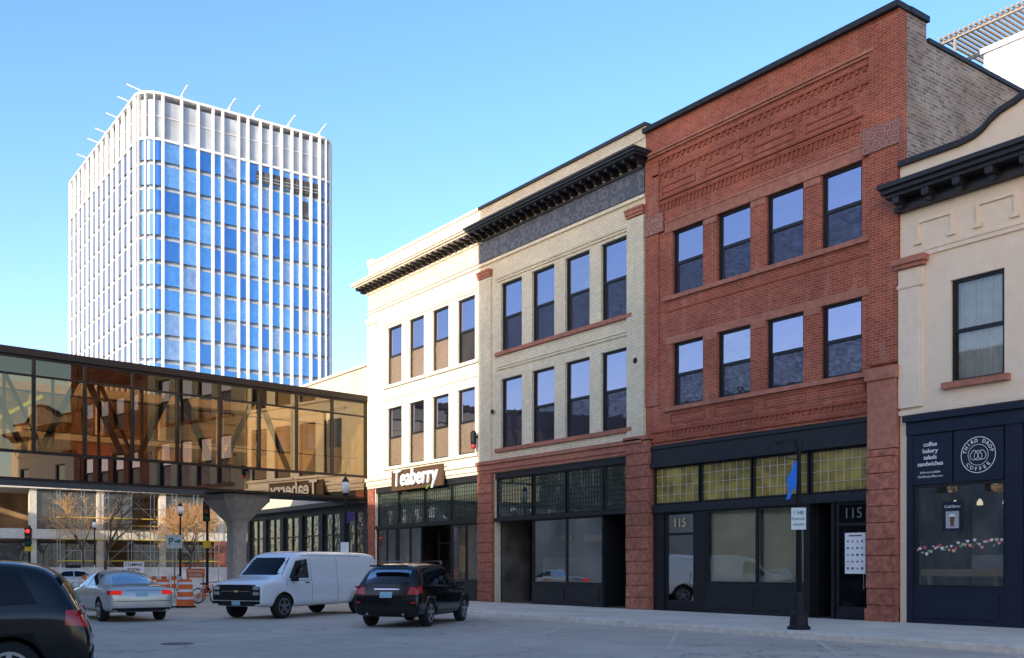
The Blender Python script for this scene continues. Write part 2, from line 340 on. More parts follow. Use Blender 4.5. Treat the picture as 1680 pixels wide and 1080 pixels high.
# ------------------------------------------------------------------ cream buildings
def cream(x0,x1,wins,left):
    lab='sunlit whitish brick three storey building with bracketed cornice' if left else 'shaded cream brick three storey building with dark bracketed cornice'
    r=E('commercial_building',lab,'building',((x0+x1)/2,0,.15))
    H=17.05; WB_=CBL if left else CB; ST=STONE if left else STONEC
    holes=[(a,b,10.65,13.5) for a,b in wins]+[(a,b,6.6,9.5) for a,b in wins]
    sx0,sx1=(x0+.75,x1) if left else (x0+1.14,x1-.87)
    holes.append((sx0,sx1,.15,5.6))
    mb=MB(); wall(mb,x0,x1,.15,H,holes,0,.3)
    shell(mb,x0,x1,.3,24,.15,H,0,1,15.9)
    mb.quad((x0,0,.15),(x0,0,H),(x0,.3,H),(x0,.3,.15)); mb.quad((x1,0,.15),(x1,.3,.15),(x1,.3,H),(x1,0,H))
    mb.quad((x0,0,H),(x1,0,H),(x1,.3,H),(x0,.3,H)); mb.quad((x0,.301,15.9),(x1,.301,15.9),(x1,.301,H),(x0,.301,H))
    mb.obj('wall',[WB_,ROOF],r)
    for a,b,c,d in holes[:-1]:
        op=left and c>10 and a>-38.5
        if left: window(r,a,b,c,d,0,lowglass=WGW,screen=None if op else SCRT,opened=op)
        else: window(r,a,b,c,d,0)
    ps=[(x0+.02,x0+.95)]+([] if left else [(x1-.88,x1-.02)])
    boxes('pilaster',WB_,r,[(a,b,-.10,-.002,6.15,13.95) for a,b in ps])
    boxes('capital',STONE if left else SAND,r,[[(a,b,-.14,-.002,13.98,14.08),(a-.02,b+.02,-.18,-.002,14.08,14.2),(a-.04,b+.04,-.21,-.002,14.2,14.28)] for a,b in ps])
    a0,a1=wins[0][0]-.3,wins[-1][1]+(.3 if not left else .2)
    MB().box(a0,a1,-.05,-.003,13.62,13.72).box(a0,a1,-.09,-.003,13.72,13.79).obj('string_course',WB_,r)
    MB().box(a0,a1,-.05,-.003,9.9,10.0).box(a0,a1,-.08,-.003,10,10.08).obj('string_course',WB_,r)
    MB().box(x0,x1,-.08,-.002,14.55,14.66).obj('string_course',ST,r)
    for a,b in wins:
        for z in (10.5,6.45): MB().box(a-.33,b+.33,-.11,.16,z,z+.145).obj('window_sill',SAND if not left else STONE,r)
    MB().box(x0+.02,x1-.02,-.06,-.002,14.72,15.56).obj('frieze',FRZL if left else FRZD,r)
    e0=x0-.4 if left else x0; e1=x1 if left else x1+.26
    t=MB().box(e0+.3,e1-(0 if left else .3),-.12,-.003,15.56,15.66)
    t.box(e0+.08,e1-(0 if left else .08),-.70,-.003,15.88,15.95)
    t.box(e0,e1,-.80,-.003,15.95,16.03); t.box(e0-.03,e1+(0 if left else .03),-.86,-.003,16.03,16.09)
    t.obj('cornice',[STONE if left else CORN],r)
    n=int((e1-e0-.4)/.46)
    for i in range(n+1):
        x=e0+.2+i*(e1-e0-.4)/n - (0 if left else .1)
        MB().box(x-.065,x+.065,-.62,-.004,15.76,15.88).box(x-.06,x+.06,-.36,-.005,15.66,15.762).obj('cornice_bracket',CORN3,r)
    MB().box(x0-.03,x1+.03,-.08,.36,17.05,17.16).obj('parapet_cap',STONE if left else CORN,r)
    MB().box(x0,x1,-.04,-.002,16.62,16.69).obj('parapet_moulding',ST,r)
    if left: MB().box(x0-.02,x0+.5,-.1,.4,17.16,17.34).obj('parapet_block',STONE,r)
    MB().box(x0+.02,x1-.02,-.10,-.002,5.62,5.75).box(x0,x1,-.16,-.002,5.75,5.98).box(x0-.0,x1+.0,-.24,-.002,5.98,6.12).obj('storefront_cornice',SAND if not left else STONE,r)
    return r,sx0,sx1
WL=[(-44.22,-42.78),(-42.08,-40.68),(-39.94,-38.52),(-37.80,-36.38)]
WR=[(-34.42,-32.95),(-32.27,-30.82),(-30.15,-28.70),(-28.05,-26.63)]
ca,a0,a1=cream(-46.16,-36.0,WL,True)
cb,b0,b1=cream(-36.0,-25.68,WR,False)
mb=MB(); block_pier(mb,-46.1,-45.45,.15,5.6,-.08); mb.obj('stone_pier',SANDR,ca)
mb=MB(); block_pier(mb,-35.98,-34.88,.15,5.6,-.14); mb.obj('stone_pier',SANDR,cb)
mb=MB(); block_pier(mb,-26.53,-25.37,.15,6.05,-.16); mb.box(-26.6,-25.3,-.24,.2,6.06,6.2); mb.obj('stone_pier',SANDR,cb)
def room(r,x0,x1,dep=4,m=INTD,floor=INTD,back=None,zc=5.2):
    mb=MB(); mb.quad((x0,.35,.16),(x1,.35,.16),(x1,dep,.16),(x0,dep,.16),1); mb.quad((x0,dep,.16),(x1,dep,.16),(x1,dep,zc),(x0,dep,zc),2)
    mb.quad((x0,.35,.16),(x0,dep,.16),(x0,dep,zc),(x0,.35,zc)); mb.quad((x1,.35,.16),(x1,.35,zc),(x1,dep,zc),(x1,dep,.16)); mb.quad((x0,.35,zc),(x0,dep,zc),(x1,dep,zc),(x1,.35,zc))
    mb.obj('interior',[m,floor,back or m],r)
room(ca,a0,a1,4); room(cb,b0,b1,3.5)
def transoms(r,edges,z0,z1,y=.06,glassm=TRG,nx=5,nz=4,barm=BLK2,bar=.018):
    for x0,x1 in edges:
        mb=MB(); sfframe(mb,x0,x1,z0,z1,(),(),y,.05,.1); w=mb.obj('transom_window',BLK,r)
        MB().quad((x0,y+.06,z0),(x1,y+.06,z0),(x1,y+.06,z1),(x0,y+.06,z1)).obj('glass',glassm,w)
        k=MB()
        for i in range(1,nx):
            x=x0+.05+(x1-x0-.1)*i/nx; k.box(x-bar/2,x+bar/2,y+.03,y+.05,z0+.05,z1-.05)
        for j in range(1,nz):
            z=z0+(z1-z0)*j/nz; k.box(x0+.05,x1-.05,y+.032,y+.048,z-bar/2,z+bar/2)
        k.obj('glazing_bar',barm,w)
for r,x0,x1 in((ca,a0,a1),(cb,b0,b1)):
    boxes('storefront_beam',BLK2,r,[[(x0,x1,.0,.3,5.36,5.6)],(x0,x1,-.04,.3,3.55,3.7)])
transoms(ca,[(-45.3,-43.2),(-43.15,-40.75),(-40.7,-38.4),(-38.35,-36.05)],3.70,5.36,nx=12,nz=9,bar=.009)
transoms(cb,[(-34.8,-32.35),(-32.25,-30.2),(-30.1,-28.0),(-27.95,-26.6)],3.70,5.36,nx=12,nz=9,bar=.009)
def display(r,x0,x1,z0,z1,xs=(),zs=(),y=.05,glassm=SFG,nm='display_window'):
    mb=MB(); sfframe(mb,x0,x1,z0,z1,xs,zs,y); w=mb.obj(nm,BLK,r); ys=y+.05
    MB().quad((x0+.03,ys,z0+.03),(x1-.03,ys,z0+.03),(x1-.03,ys,z1-.03),(x0+.03,ys,z1-.03)).obj('glass',glassm,w); return w
def door(r,x0,x1,z0=.16,z1=3.55,y=.4,transom=2.75,side=1,glassm=SFG):
    mb=MB(); sfframe(mb,x0,x1,z0,z1,(),(transom,),y,.09); mb.box(x0+.09,x1-.09,y+.01,y+.09,z0+.09,z0+.35)
    w=mb.obj('door',BLK,r); MB().quad((x0+.05,y+.05,z0+.3),(x1-.05,y+.05,z0+.3),(x1-.05,y+.05,z1-.05),(x0+.05,y+.05,z1-.05)).obj('glass',glassm,w)
    hx=x1-.17 if side>0 else x0+.17
    MB().cyl((hx,y-.06,1.0),(hx,y-.06,1.45),.015).cyl((hx,y-.06,1.05),(hx,y+.01,1.05),.012).cyl((hx,y-.06,1.4),(hx,y+.01,1.4),.012).obj('handle',CHR,w); return w
display(ca,-45.4,-43.4,1.0,3.54,(-44.4,),glassm=SFR); display(ca,-43.3,-41.0,1.0,3.54,(-42.1,),glassm=SFR); display(ca,-38.4,-36.05,1.0,3.54,(-37.2,),glassm=SFR)
boxes('bulkhead_panel',BLK2,ca,[(-45.4,-41.0,.02,.3,.15,1.0),(-38.4,-36.05,.02,.3,.15,1.0)])
boxes('interior_poster',INT,ca,[(-38.1,-37.4,.3,.32,1.4,2.6),(-43.0,-42.4,.3,.32,1.3,2.2)])
door(ca,-40.9,-39.8,y=.9,z1=3.5); door(ca,-39.7,-38.55,y=.9,side=-1,z1=3.5)
display(cb,-32.3,-28.0,.98,3.54,(-30.15,),glassm=SFR); boxes('bulkhead_panel',BLK2,cb,[[(-32.3,-28.0,.03,.3,.15,.97),(-32.1,-30.25,-.0,.03,.3,.85),(-30.05,-28.2,-.0,.03,.3,.85)]])
boxes('interior_backing',INTG,cb,[(-32.2,-28.1,.5,.55,.2,2.0)]); boxes('interior_shelf',WOOD,cb,[(-29.7,-28.3,.5,.6,2.6,2.85),(-31.6,-30.6,.7,.8,2.7,2.85)])  # grey board added to stand in for the street reflection in the glass
boxes('recess_wall',BLK,cb,[(-32.32,-32.22,.15,1.8,.15,3.55),(-28.08,-27.98,.15,1.8,.15,3.55)])
door(cb,-34.6,-32.5,y=1.6,z1=3.4); door(cb,-27.9,-26.65,y=1.6,z1=3.4)
MB().box(-33.3,-32.9,1.52,1.56,1.4,1.9).obj('notice',WHITE,cb)
nl=MB()
for i in range(12):
    p=2*math.pi*i/12;q=2*math.pi*(i+1)/12; nl.cyl((-33.0+.07*math.cos(p),.9,3.1+.09*math.sin(p)),(-33.0+.07*math.cos(q),.9,3.1+.09*math.sin(q)),.012,n=6)
nl.obj('neon_sign',emis('neon_red',(1,.05,.05),1.2),cb)
sg=E('shop_sign','brown shop sign with white Teaberry lettering above storefront','sign',(-40.8,-.4,5.4))
MB().box(-43.15,-38.5,-.36,-.25,5.32,6.30).obj('panel',SIGNW,sg)
boxes('bracket',PBLK,sg,[(-42.9,-42.7,-.25,-.0,5.5,5.65),(-38.9,-38.7,-.25,-.0,5.5,5.65)])
text('Teaberry','lettering',1.12,(-40.8,-.44,5.86),LTR,sg,.04,.022,sx=.96,shear=.05)
MB().extr([(-39.72,5.24),(-39.6,5.22),(-39.45,5.34),(-39.5,5.40),(-39.6,5.34)],-.50,-.42).obj('leaf_emblem',GREEN,sg)
bx=E('wall_lamp','small black and red wall lamp on cream brick pilaster','lamp',(-36.1,-.2,7.1))
MB().lathe([(.10,6.9),(.13,7.0),(.13,7.4),(.08,7.5)],(-36.05,-.3),12).box(-36.1,-36.0,-.3,0,7.2,7.3).obj('housing',PBLK,bx); MB().lathe([(.08,6.72),(.11,6.78),(.11,6.9)],(-36.05,-.3),12).obj('lens',RED,bx)
for (x,z) in ((-34.9,8.2),(-26.1,8.9)):
    a=E('wall_anchor','round iron anchor plate on the cream brick wall','anchor plate',(x,-.1,z)); MB().cyl((x,-.13,z),(x,-.10,z),.10,n=14).cyl((x,-.15,z),(x,-.13,z),.04,n=8).obj('plate',BLK2,a)

# ------------------------------------------------------------------ red brick building
rb=E('commercial_building','red brick three storey building with corbelled parapet and black storefront','building',(-20.7,0,.15))
x0,x1=-25.66,-15.84; H=16.74
WB=[(-24.38,-22.99),(-22.37,-20.99),(-20.37,-18.98),(-18.36,-16.99)]
holes=[(a,b,10.82,13.0) for a,b in WB]+[(a,b,7.07,9.2) for a,b in WB]+[(-25.37,-16.72,.15,5.82)]
mb=MB(); wall(mb,x0,x1,.15,H,holes,0,.3)
mb.quad((x1,0,.15),(x1,.38,.15),(x1,.38,H),(x1,0,H)); mb.quad((x0,0,.15),(x0,0,H),(x0,1.3,H),(x0,1.3,.15)); mb.quad((x0,0,H),(x1,0,H),(x1,.4,H),(x0,.4,H))
mb.quad((x0,.4,15.6),(x1,.4,15.6),(x1,.4,H),(x0,.4,H))
mb.obj('wall',RB,rb)
mb=MB(); shell(mb,x0+.001,x1-.001,1.3,26,.15,16.2,0,1,15.6); mb.quad((x1-.001,.38,.15),(x1-.001,1.3,.15),(x1-.001,1.3,H),(x1-.001,.38,H)); mb.quad((x0,.4,15.6),(x1,.4,15.6),(x1,1.3,15.6),(x0,1.3,15.6),1); mb.obj('side_wall',[RBs,ROOF],rb)
boxes('parapet_cap',BLK2,rb,[(x0-.05,x1+.06,-.16,.45,16.74,16.9),(x1-.35,x1+.08,.45,1.35,16.74,16.9),(x1-.3,x1+.06,1.35,26,16.2,16.32),(x0,x0+.3,.45,26,16.745,16.9)])
for a,b,c,d in holes[:-1]: window(rb,a,b,c,d,0)
boxes('pilaster',RB,rb,[(-16.72,x1-.002,-.08,-.002,7.2,16.6),(x0+.01,-25.0,-.05,-.002,7.2,15.7)])
fx0,fx1=-25.5,-16.55
MB().box(fx0,fx1,-.07,-.002,15.78,15.86).box(fx0,fx1,-.12,-.002,15.86,15.95).obj('corbel_moulding',SAND,rb)
def band(gen,*ex):
    t=MB()
    for e in ex: t.box(*e)
    gen(t); t.obj('brick_corbel',RT,rb)
def g1(t):
    n=34
    for i in range(n):
        x=fx0+.35+(fx1-fx0-.7)*i/(n-1); t.box(x-.05,x+.05,-.04,-.003,15.44,15.56)
band(g1,(fx0+.1,fx1-.1,-.055,-.002,15.56,15.63))
def g2(t):
    n=28
    for i in range(n):
        x=fx0+.5+(fx1-fx0-1)*i/(n-1)
        t.box(x-.06,x+.06,-.035,-.003,14.94,15.07)
        if i%2==0: t.box(x-.06,x+.06,-.03,-.0035,14.84,14.94)
band(g2,(fx0+.2,fx1-.2,-.05,-.002,15.07,15.13))
def g3(t):
    n=46
    for i in range(n):
        x=fx0+.55+(fx1-fx0-1.1)*i/(n-1); t.box(x-.035,x+.035,-.04,-.003,13.80,14.02)
band(g3,(fx0+.45,fx1-.45,-.055,-.002,14.02,14.07),(fx0+.4,fx1-.4,-.06,-.002,14.2,14.24))
boxes('brick_corbel',RT,rb,[[(a,a+1.6,-.025,-.003,14.62,14.66),(a,a+1.6,-.025,-.003,14.40,14.44),(a,a+.05,-.025,-.003,14.44,14.62),(a+1.55,a+1.6,-.025,-.003,14.44,14.62)] for a in (-24.9,-22.9,-20.9,-18.9)])
boxes('carved_block',CARV,rb,[(-25.6,-24.75,-.10,-.003,13.1,13.75),(-16.9,x1+.03,-.13,-.003,13.05,13.75)])
boxes('stone_lintel',SAND,rb,[[(-24.7,-16.92,-.04,-.002,13.0,13.34),(-24.7,-16.92,-.06,-.002,13.34,13.40)],(-24.7,-16.75,-.025,-.002,9.2,9.42)])
boxes('window_sill',SAND,rb,[(-24.75,-16.73,-.10,.16,10.68,10.815),(-24.75,-16.73,-.10,.16,6.92,7.055)])
for z in (10.3,): MB().box(-24.7,-16.75,-.02,-.002,z,z+.045).obj('brick_band',RT,rb)
mb=MB()
for i in range(40):
    x=-24.6+i*.2; mb.box(x-.04,x+.04,-.035,-.003,6.1,6.25)
mb.box(-25.4,-16.75,-.06,-.002,6.25,6.32).box(-25.4,-16.75,-.05,-.0025,5.92,6.02); mb.obj('brick_band',RT,rb)
boxes('brick_panel',RT,rb,[[(a-.1,b+.1,-.025,-.003,6.5,6.55),(a-.1,b+.1,-.025,-.003,6.77,6.82),(a-.1,a-.05,-.025,-.003,6.55,6.77),(b+.05,b+.1,-.025,-.003,6.55,6.77)] for a,b in WB])
for a,b in ((-22.99,-22.37),(-20.99,-20.37),(-18.98,-18.36)):
    for z in (9.02,12.8): MB().box(a+.02,b-.02,-.02,-.002,z,z+.178).obj('pier_capital',SAND,rb)
mb=MB(); block_pier(mb,-16.72,-15.86,.15,4.85,-.18,.45); mb.box(-16.76,-15.84,-.22,.2,.15,.5); mb.obj('stone_pier',SANDR,rb)
MB().box(-16.72,-15.85,-.16,.28,4.87,6.75).box(-16.78,-15.8,-.22,-.0,6.75,7.08).obj('stone_pier',SAND,rb)
boxes('storefront_beam',BLK2,rb,[[(-25.37,-16.74,-.03,.3,5.2,5.8),(-25.37,-16.74,-.10,.3,5.06,5.2),(-25.37,-16.74,-.08,-.03,5.68,5.78)],(-25.37,-16.74,-.02,.3,3.5,3.76)])
transoms(rb,[(-25.3,-23.2),(-23.12,-21.0),(-20.92,-18.85),(-18.77,-16.78)],3.78,5.05,nx=7,nz=4,glassm=PRISM,barm=LEAD,bar=.018)
room(rb,-25.35,-16.74,3.0,m=INT,back=INT)
MB().box(-22.85,-20.85,.26,.30,.2,3.45).obj('interior_backing',INT,rb); MB().box(-20.75,-19.0,.34,.38,.2,3.45).obj('interior_backing',INT,rb)
door(rb,-24.85,-23.45,y=.12,z1=3.5,transom=2.75,glassm=SFR)
boxes('storefront_panel',BLK,rb,[(-25.36,-24.86,.05,.3,.15,3.5),(-23.44,-22.9,.05,.3,.15,3.5)])
display(rb,-22.88,-18.95,1.1,3.5,(-20.8,)); boxes('bulkhead_panel',BLK2,rb,[[(-22.88,-18.95,.03,.3,.15,1.1),(-22.7,-20.9,.0,.03,.3,.95),(-20.7,-19.1,.0,.03,.3,.95)]])
boxes('recess_wall',BLK,rb,[(-18.94,-18.79,.04,.3,.15,3.5),(-18.75,-18.08,1.2,1.3,.15,3.5),(-18.78,-18.7,.3,1.2,.15,3.5),(-18.05,-17.95,.05,1.3,.15,3.5)])
door(rb,-17.9,-16.78,y=.08,z1=3.5,transom=2.85,glassm=CG)
GOLD=mat('gilt_number',(.6,.48,.2),.5,bump=0)
text('115','house_number',.42,(-24.15,.1,3.12),GOLD,rb,.003); text('115','house_number',.42,(-17.34,.08,3.15),mat('faded_number',(.13,.16,.16),.5,bump=0),rb,.003)
po=MB().box(-17.55,-16.88,.0,.02,1.45,2.6).obj('poster',WHITE,rb,label='white poster with rows of small dark drawings')
rr=random.Random(3); PD=[mat('poster_ink',(.12,.12,.15),.6,bump=0),mat('poster_red',(.6,.15,.15),.6,bump=0)]
for j in range(5):
    for i in range(4):
        x=-17.45+i*.155; z=2.36-j*.19; w=rr.uniform(.018,.04); h=rr.uniform(.015,.035); MB().box(x-w,x+w,-.006,-.002,z-h,z+h).obj('poster_drawing',PD[rr.random()<.3],po)
MB().box(-17.42,-17.0,-.006,-.002,2.5,2.54).obj('poster_heading',PD[0],po)
rt=E('rooftop_bulkhead','white rooftop stair bulkhead on the red building roof','rooftop structure',(-18,14,15.6))
MB().box(-20.6,-16.2,12.9,18,15.6,21.3).box(-20.7,-16.1,12.8,18.1,21.3,21.5).obj('wall',mat('white_render',(.8,.84,.88),.6,bump=0),rt)
pg=E('pergola','slatted tan wooden pergola over the white rooftop bulkhead','pergola',(-18,14,21.5))
PW=mat('pergola_wood',(.42,.31,.20),.7,scale=6); PF=mat('pergola_frame',(.35,.33,.30),.6)
mb=MB()
for i in range(40): mb.box(-22.1+i*.205,-22.03+i*.205,12.3,17.0,22.3,22.38)
mb.obj('slats',PW,pg)
boxes('beam',PF,pg,[(-22.2,-13.9,y,y+.10,22.18,22.3) for y in (12.5,14.5,16.6)])
for x in (-21.6,-16.0,-14.4): MB().box(x,x+.08,12.5,12.58,15.6,22.18).obj('post',PF,pg)

# ------------------------------------------------------------------ beige coffee shop
cf=E('commercial_building','beige painted brick coffee shop with black cornice and curved parapet','building',(-10.9,0,.15))
x0,x1=-15.82,-5.98
wn=(-14.38,-12.96,6.4,9.04); w2=(-8.84,-7.42,6.4,9.04)
mb=MB(); wall(mb,x0,x1,.15,11.0,[wn,w2,(-15.6,-6.2,.15,5.6)],.02,.3)
half=[(-15.82,12.42),(-14.1,12.42),(-13.75,12.46),(-13.5,12.56),(-13.3,12.72),(-13.05,12.86),(-12.7,12.95),(-12.3,13.1),(-11.9,13.3),(-11.4,13.42),(-10.9,13.46)]
top=half+[(-21.8-x,z) for x,z in half[::-1][1:]]
mb.poly([(x0,.02,11.0)]+[(x1,.02,11.0)]+[(x,.02,z) for x,z in top[::-1]])
shell(mb,x0,x1,.32,24,.15,12.3,0,1,11.5); mb.quad((x1,.02,.15),(x1,.32,.15),(x1,.32,12.3),(x1,.02,12.3))
mb.poly([(x,.32,z) for x,z in top]+[(x1,.32,11),(x0,.32,11)])
mb.obj('wall',[BEIGE,ROOF],cf)
mb=MB()
for (xa,za),(xb,zb) in zip(top,top[1:]):
    mb.add([(xa,-.09,za),(xb,-.09,zb),(xb,.42,zb),(xa,.42,za),(xa,-.09,za+.14),(xb,-.09,zb+.14),(xb,.42,zb+.14),(xa,.42,za+.14)],[(0,3,2,1),(4,5,6,7),(0,1,5,4),(2,3,7,6)])
mb.obj('parapet_cap',BLK2,cf)
MB().box(x0-.02,x1+.1,-.22,.015,11.15,11.28).box(x0-.1,x1+.1,-.55,.015,11.46,11.56).box(x0-.16,x1+.3,-.66,.015,11.56,11.68).box(x0-.2,x1+.36,-.76,.015,11.68,11.8).box(x0,x1+.1,-.10,.015,11.28,11.46).obj('cornice',CORN3,cf)
x=x0+.1
while x<x1: MB().box(x,x+.2,-.52,-.10,11.29,11.46).box(x+.03,x+.17,-.36,-.10,11.18,11.29).obj('cornice_bracket',CORN3,cf); x+=.85
for c in (-14.7,-13.05,-11.4,-9.9,-8.3,-7.0):
    mb=MB()
    for a,b,z,zz in ((c-.62,c+.42,10.75,10.83),(c-.62,c-.54,10.3,10.75),(c+.34,c+.42,10.3,10.75)): mb.box(a,b,-.035,.018,z,zz)
    mb.box(c-.68,c-.46,-.05,.017,10.2,10.3).box(c+.26,c+.48,-.05,.017,10.2,10.3); mb.obj('panel_moulding',BSTONE,cf)
boxes('stone_trim',BSTONE,cf,[[(-15.0,-6.8,-.06,.017,9.98,10.08),(-15.0,-6.8,-.035,.017,9.86,9.98)],[(x0,-15.2,-.07,.018,5.9,9.6),(-15.2,-15.12,-.035,.018,5.9,9.6),(x0-.02,-15.1,-.10,.017,9.1,9.2)],(x0,x1,-.06,.018,5.7,5.82)])
MB().box(x0-.06,-15.05,-.17,.016,9.62,9.72).box(x0-.12,-14.98,-.24,.016,9.72,9.88).obj('capital',SAND,cf)
boxes('window_sill',SAND,cf,[(-14.55,-12.8,-.14,.2,6.24,6.398),(-9.0,-7.25,-.14,.2,6.24,6.398)])
GCL=clear('clear_glass',(.85,.88,.86),.05)
for a,b,c,d in (wn,w2):
    window(cf,a,b,c,d,.02,glass=GCL,screen=None)
    cu=MB(); nn=40
    for i in range(nn):
        xa=a+.07+(b-a-.14)*i/nn; xb=a+.07+(b-a-.14)*(i+1)/nn; f=lambda k:.30+.03*math.sin(k*1.9)+.012*math.sin(k*5.1)
        cu.quad((xa,f(i),c+.05),(xb,f(i+1),c+.05),(xb,f(i+1)*1.0,d-.05),(xa,f(i),d-.05))
    cu.obj('curtain',CURT,cf); MB().quad((a,.36,c),(b,.36,c),(b,.36,d),(a,.36,d)).obj('interior',INTD,cf)
boxes('storefront_beam',NAVY,cf,[[(-15.6,-6.2,-.05,.3,5.15,5.6),(-15.65,-6.15,-.15,.0,5.5,5.66)],(-15.6,-15.42,-.02,.3,.15,5.15),(-12.92,-12.5,-.02,.3,.15,5.15)])
MB().box(-15.5,-14.32,-.0,.06,3.82,5.13).obj('menu_sign',NAVY,cf); MB().box(-14.27,-12.97,.0,.06,3.82,5.13).obj('logo_sign',NAVY,cf)
for i,s in enumerate(('coffee','bakery','salads','sandwiches')): text(s,'menu_lettering',.16,(-14.93,-.006,4.86-i*.17),LTR,cf,.003,.002)
text('delivery available','menu_lettering',.085,(-14.93,-.006,4.13),LTR,cf,.002); text('thirddropcoffee.com','menu_lettering',.085,(-14.93,-.006,4.02),LTR,cf,.002)
lx,lz=-13.62,4.47
def ringm(cx,cz,r,w,n=32,y0=-.008,drop=0):
    mb=MB()
    def P(r_,an,y):
        k=1+drop*max(0,math.sin(an))**6
        return (cx+r_*math.cos(an),y,cz+r_*math.sin(an)*k)
    for i in range(n):
        a=2*math.pi*i/n;b=2*math.pi*(i+1)/n
        mb.quad(P(r-w,a,y0),P(r,a,y0),P(r,b,y0),P(r-w,b,y0))
    mb.obj('logo_emblem',LTR,cf)
ringm(lx,lz,.46,.018); ringm(lx,lz,.27,.012)
for k,(dx,dz) in enumerate(((-.105,-.02),(.105,-.02),(0,-.03))): ringm(lx+dx,lz+dz,.11,.014,y0=-.009-.001*k,drop=.35)
def arc(s,r,a0,step,up=True):
    for i,ch in enumerate(s):
        a=a0-step*i if up else a0+step*i
        if ch!=' ': text(ch,'logo_lettering',.125,(lx+r*math.cos(a),-.006,lz+r*math.sin(a)),LTR,cf,.002,.002,roll=(a-math.pi/2) if up else (a+math.pi/2))
arc('THIRD DROP',.36,R(90+76),R(152/9)); arc('COFFEE',.36,R(270-48),R(96/5),False)
SFC=clear('coffee_shop_glass',(.84,.88,.9),.24,(.8,.92,1),wav=.02)
display(cf,-15.42,-12.92,1.1,3.8,(),(),.02,SFC); boxes('bulkhead_panel',NAVY,cf,[[(-15.42,-12.92,.0,.3,.15,1.1),(-15.25,-13.1,-.03,.0,.3,.95)]])
display(cf,-12.5,-10.9,1.1,5.1,(),(3.8,)); MB().box(-12.5,-10.9,.0,.3,.15,1.1).obj('bulkhead_panel',NAVY,cf)
door(cf,-10.8,-9.6,y=.1); display(cf,-9.5,-6.2,1.1,5.1,(-7.9,),(3.8,))
room(cf,-15.42,-6.2,3.0,m=INTB,floor=WOOD,back=INTB)
MB().box(-15.3,-13.0,.16,.6,1.40,1.58).box(-15.2,-15.1,.3,.4,.16,1.4).box(-13.4,-13.3,.3,.4,.16,1.4).obj('counter_table',WOOD,cf)
MB().box(-14.3,-13.1,.9,1.6,.16,1.95).obj('interior_counter',WHITE,cf)
boxes('shelf',INTG,cf,[(-15.3,-14.7,2.7,2.95,1.8,3.4),(-14.4,-13.6,2.8,2.95,2.2,3.3)])
PG_=emis('pendant_glow',(1,.85,.6),1.0)
for x in (-15.0,-14.3,-13.6): MB().lathe([(.02,3.45),(.07,3.37),(.08,3.28)],(x,1.3),12).obj('pendant_lamp',PG_,cf)
pw=MB().box(-14.62,-14.06,.05,.06,2.58,3.33).obj('window_poster',NAVY,cf)
MB().box(-14.52,-14.16,.044,.05,2.64,3.08).obj('poster_picture',INTG,pw); text('Cold Brew','poster_lettering',.10,(-14.34,.04,3.2),LTR,pw,.002)
MB().poly([(-14.38,.036,2.69),(-14.30,.036,2.69),(-14.27,.036,2.94),(-14.41,.036,2.94)]).obj('poster_cup',mat('cold_coffee',(.16,.07,.03),.5,bump=0),pw)
MB().poly([(-14.43,.036,2.94),(-14.25,.036,2.94),(-14.28,.036,3.0),(-14.40,.036,3.0)]).obj('poster_cup_lid',WHITE,pw)
PK=[mat('heart_pink',(.75,.3,.3),.6,bump=0),mat('heart_white',(.8,.78,.72),.6,bump=0),mat('heart_red',(.55,.08,.1),.6,bump=0),mat('heart_green',(.15,.35,.2),.6,bump=0),mat('heart_tan',(.6,.45,.25),.6,bump=0)]
for i in range(38):
    x=-15.32+i*.063; z=2.05+.26*(i/38)+rr.uniform(-.11,.11); s=rr.uniform(.035,.055)
    pts=[(0,-1),(.6,-.5),(1,.1),(.95,.6),(.5,.9),(0,.55),(-.5,.9),(-.95,.6),(-1,.1),(-.6,-.5)]
    MB().poly([(x+px*s,.062-.0005*(i%7),z+pz*s) for px,pz in pts]).obj('heart_decal',PK[[0,1,4,2,1,3,4][i%7]],cf)

# ------------------------------------------------------------------ building beyond the skywalk
nb=E('commercial_building','low beige rendered building with black storefronts beyond the skywalk','building',(-55,0,.15))
hs=[(-62.6+i*2.7,-60.4+i*2.7,.6,4.6) for i in range(6)]
mb=MB(); wall(mb,-63,-46.18,.15,5.2,hs,.05,.3,m=1); mb.quad((-63,.05,5.2),(-46.18,.05,5.2),(-46.18,.05,12.0),(-63,.05,12.0)); shell(mb,-63,-46.18,.05,24,.15,12,0,2,11.5)
mb.obj('wall',[BEIGEW,BLK2,ROOF],nb); MB().box(-63.05,-46.2,-.05,.3,12,12.15).obj('parapet_cap',CONCL,nb)
for h in hs:
    k=MB(); sfframe(k,*h,((h[0]+h[1])/2,),(3.4,),.15); w=k.obj('display_window',BLK,nb); MB().quad((h[0],.22,h[2]),(h[1],.22,h[2]),(h[1],.22,h[3]),(h[0],.22,h[3])).obj('glass',FARG,w)
MB().box(-63,-46.3,-.5,.05,4.9,5.15).obj('awning',BLK,nb)

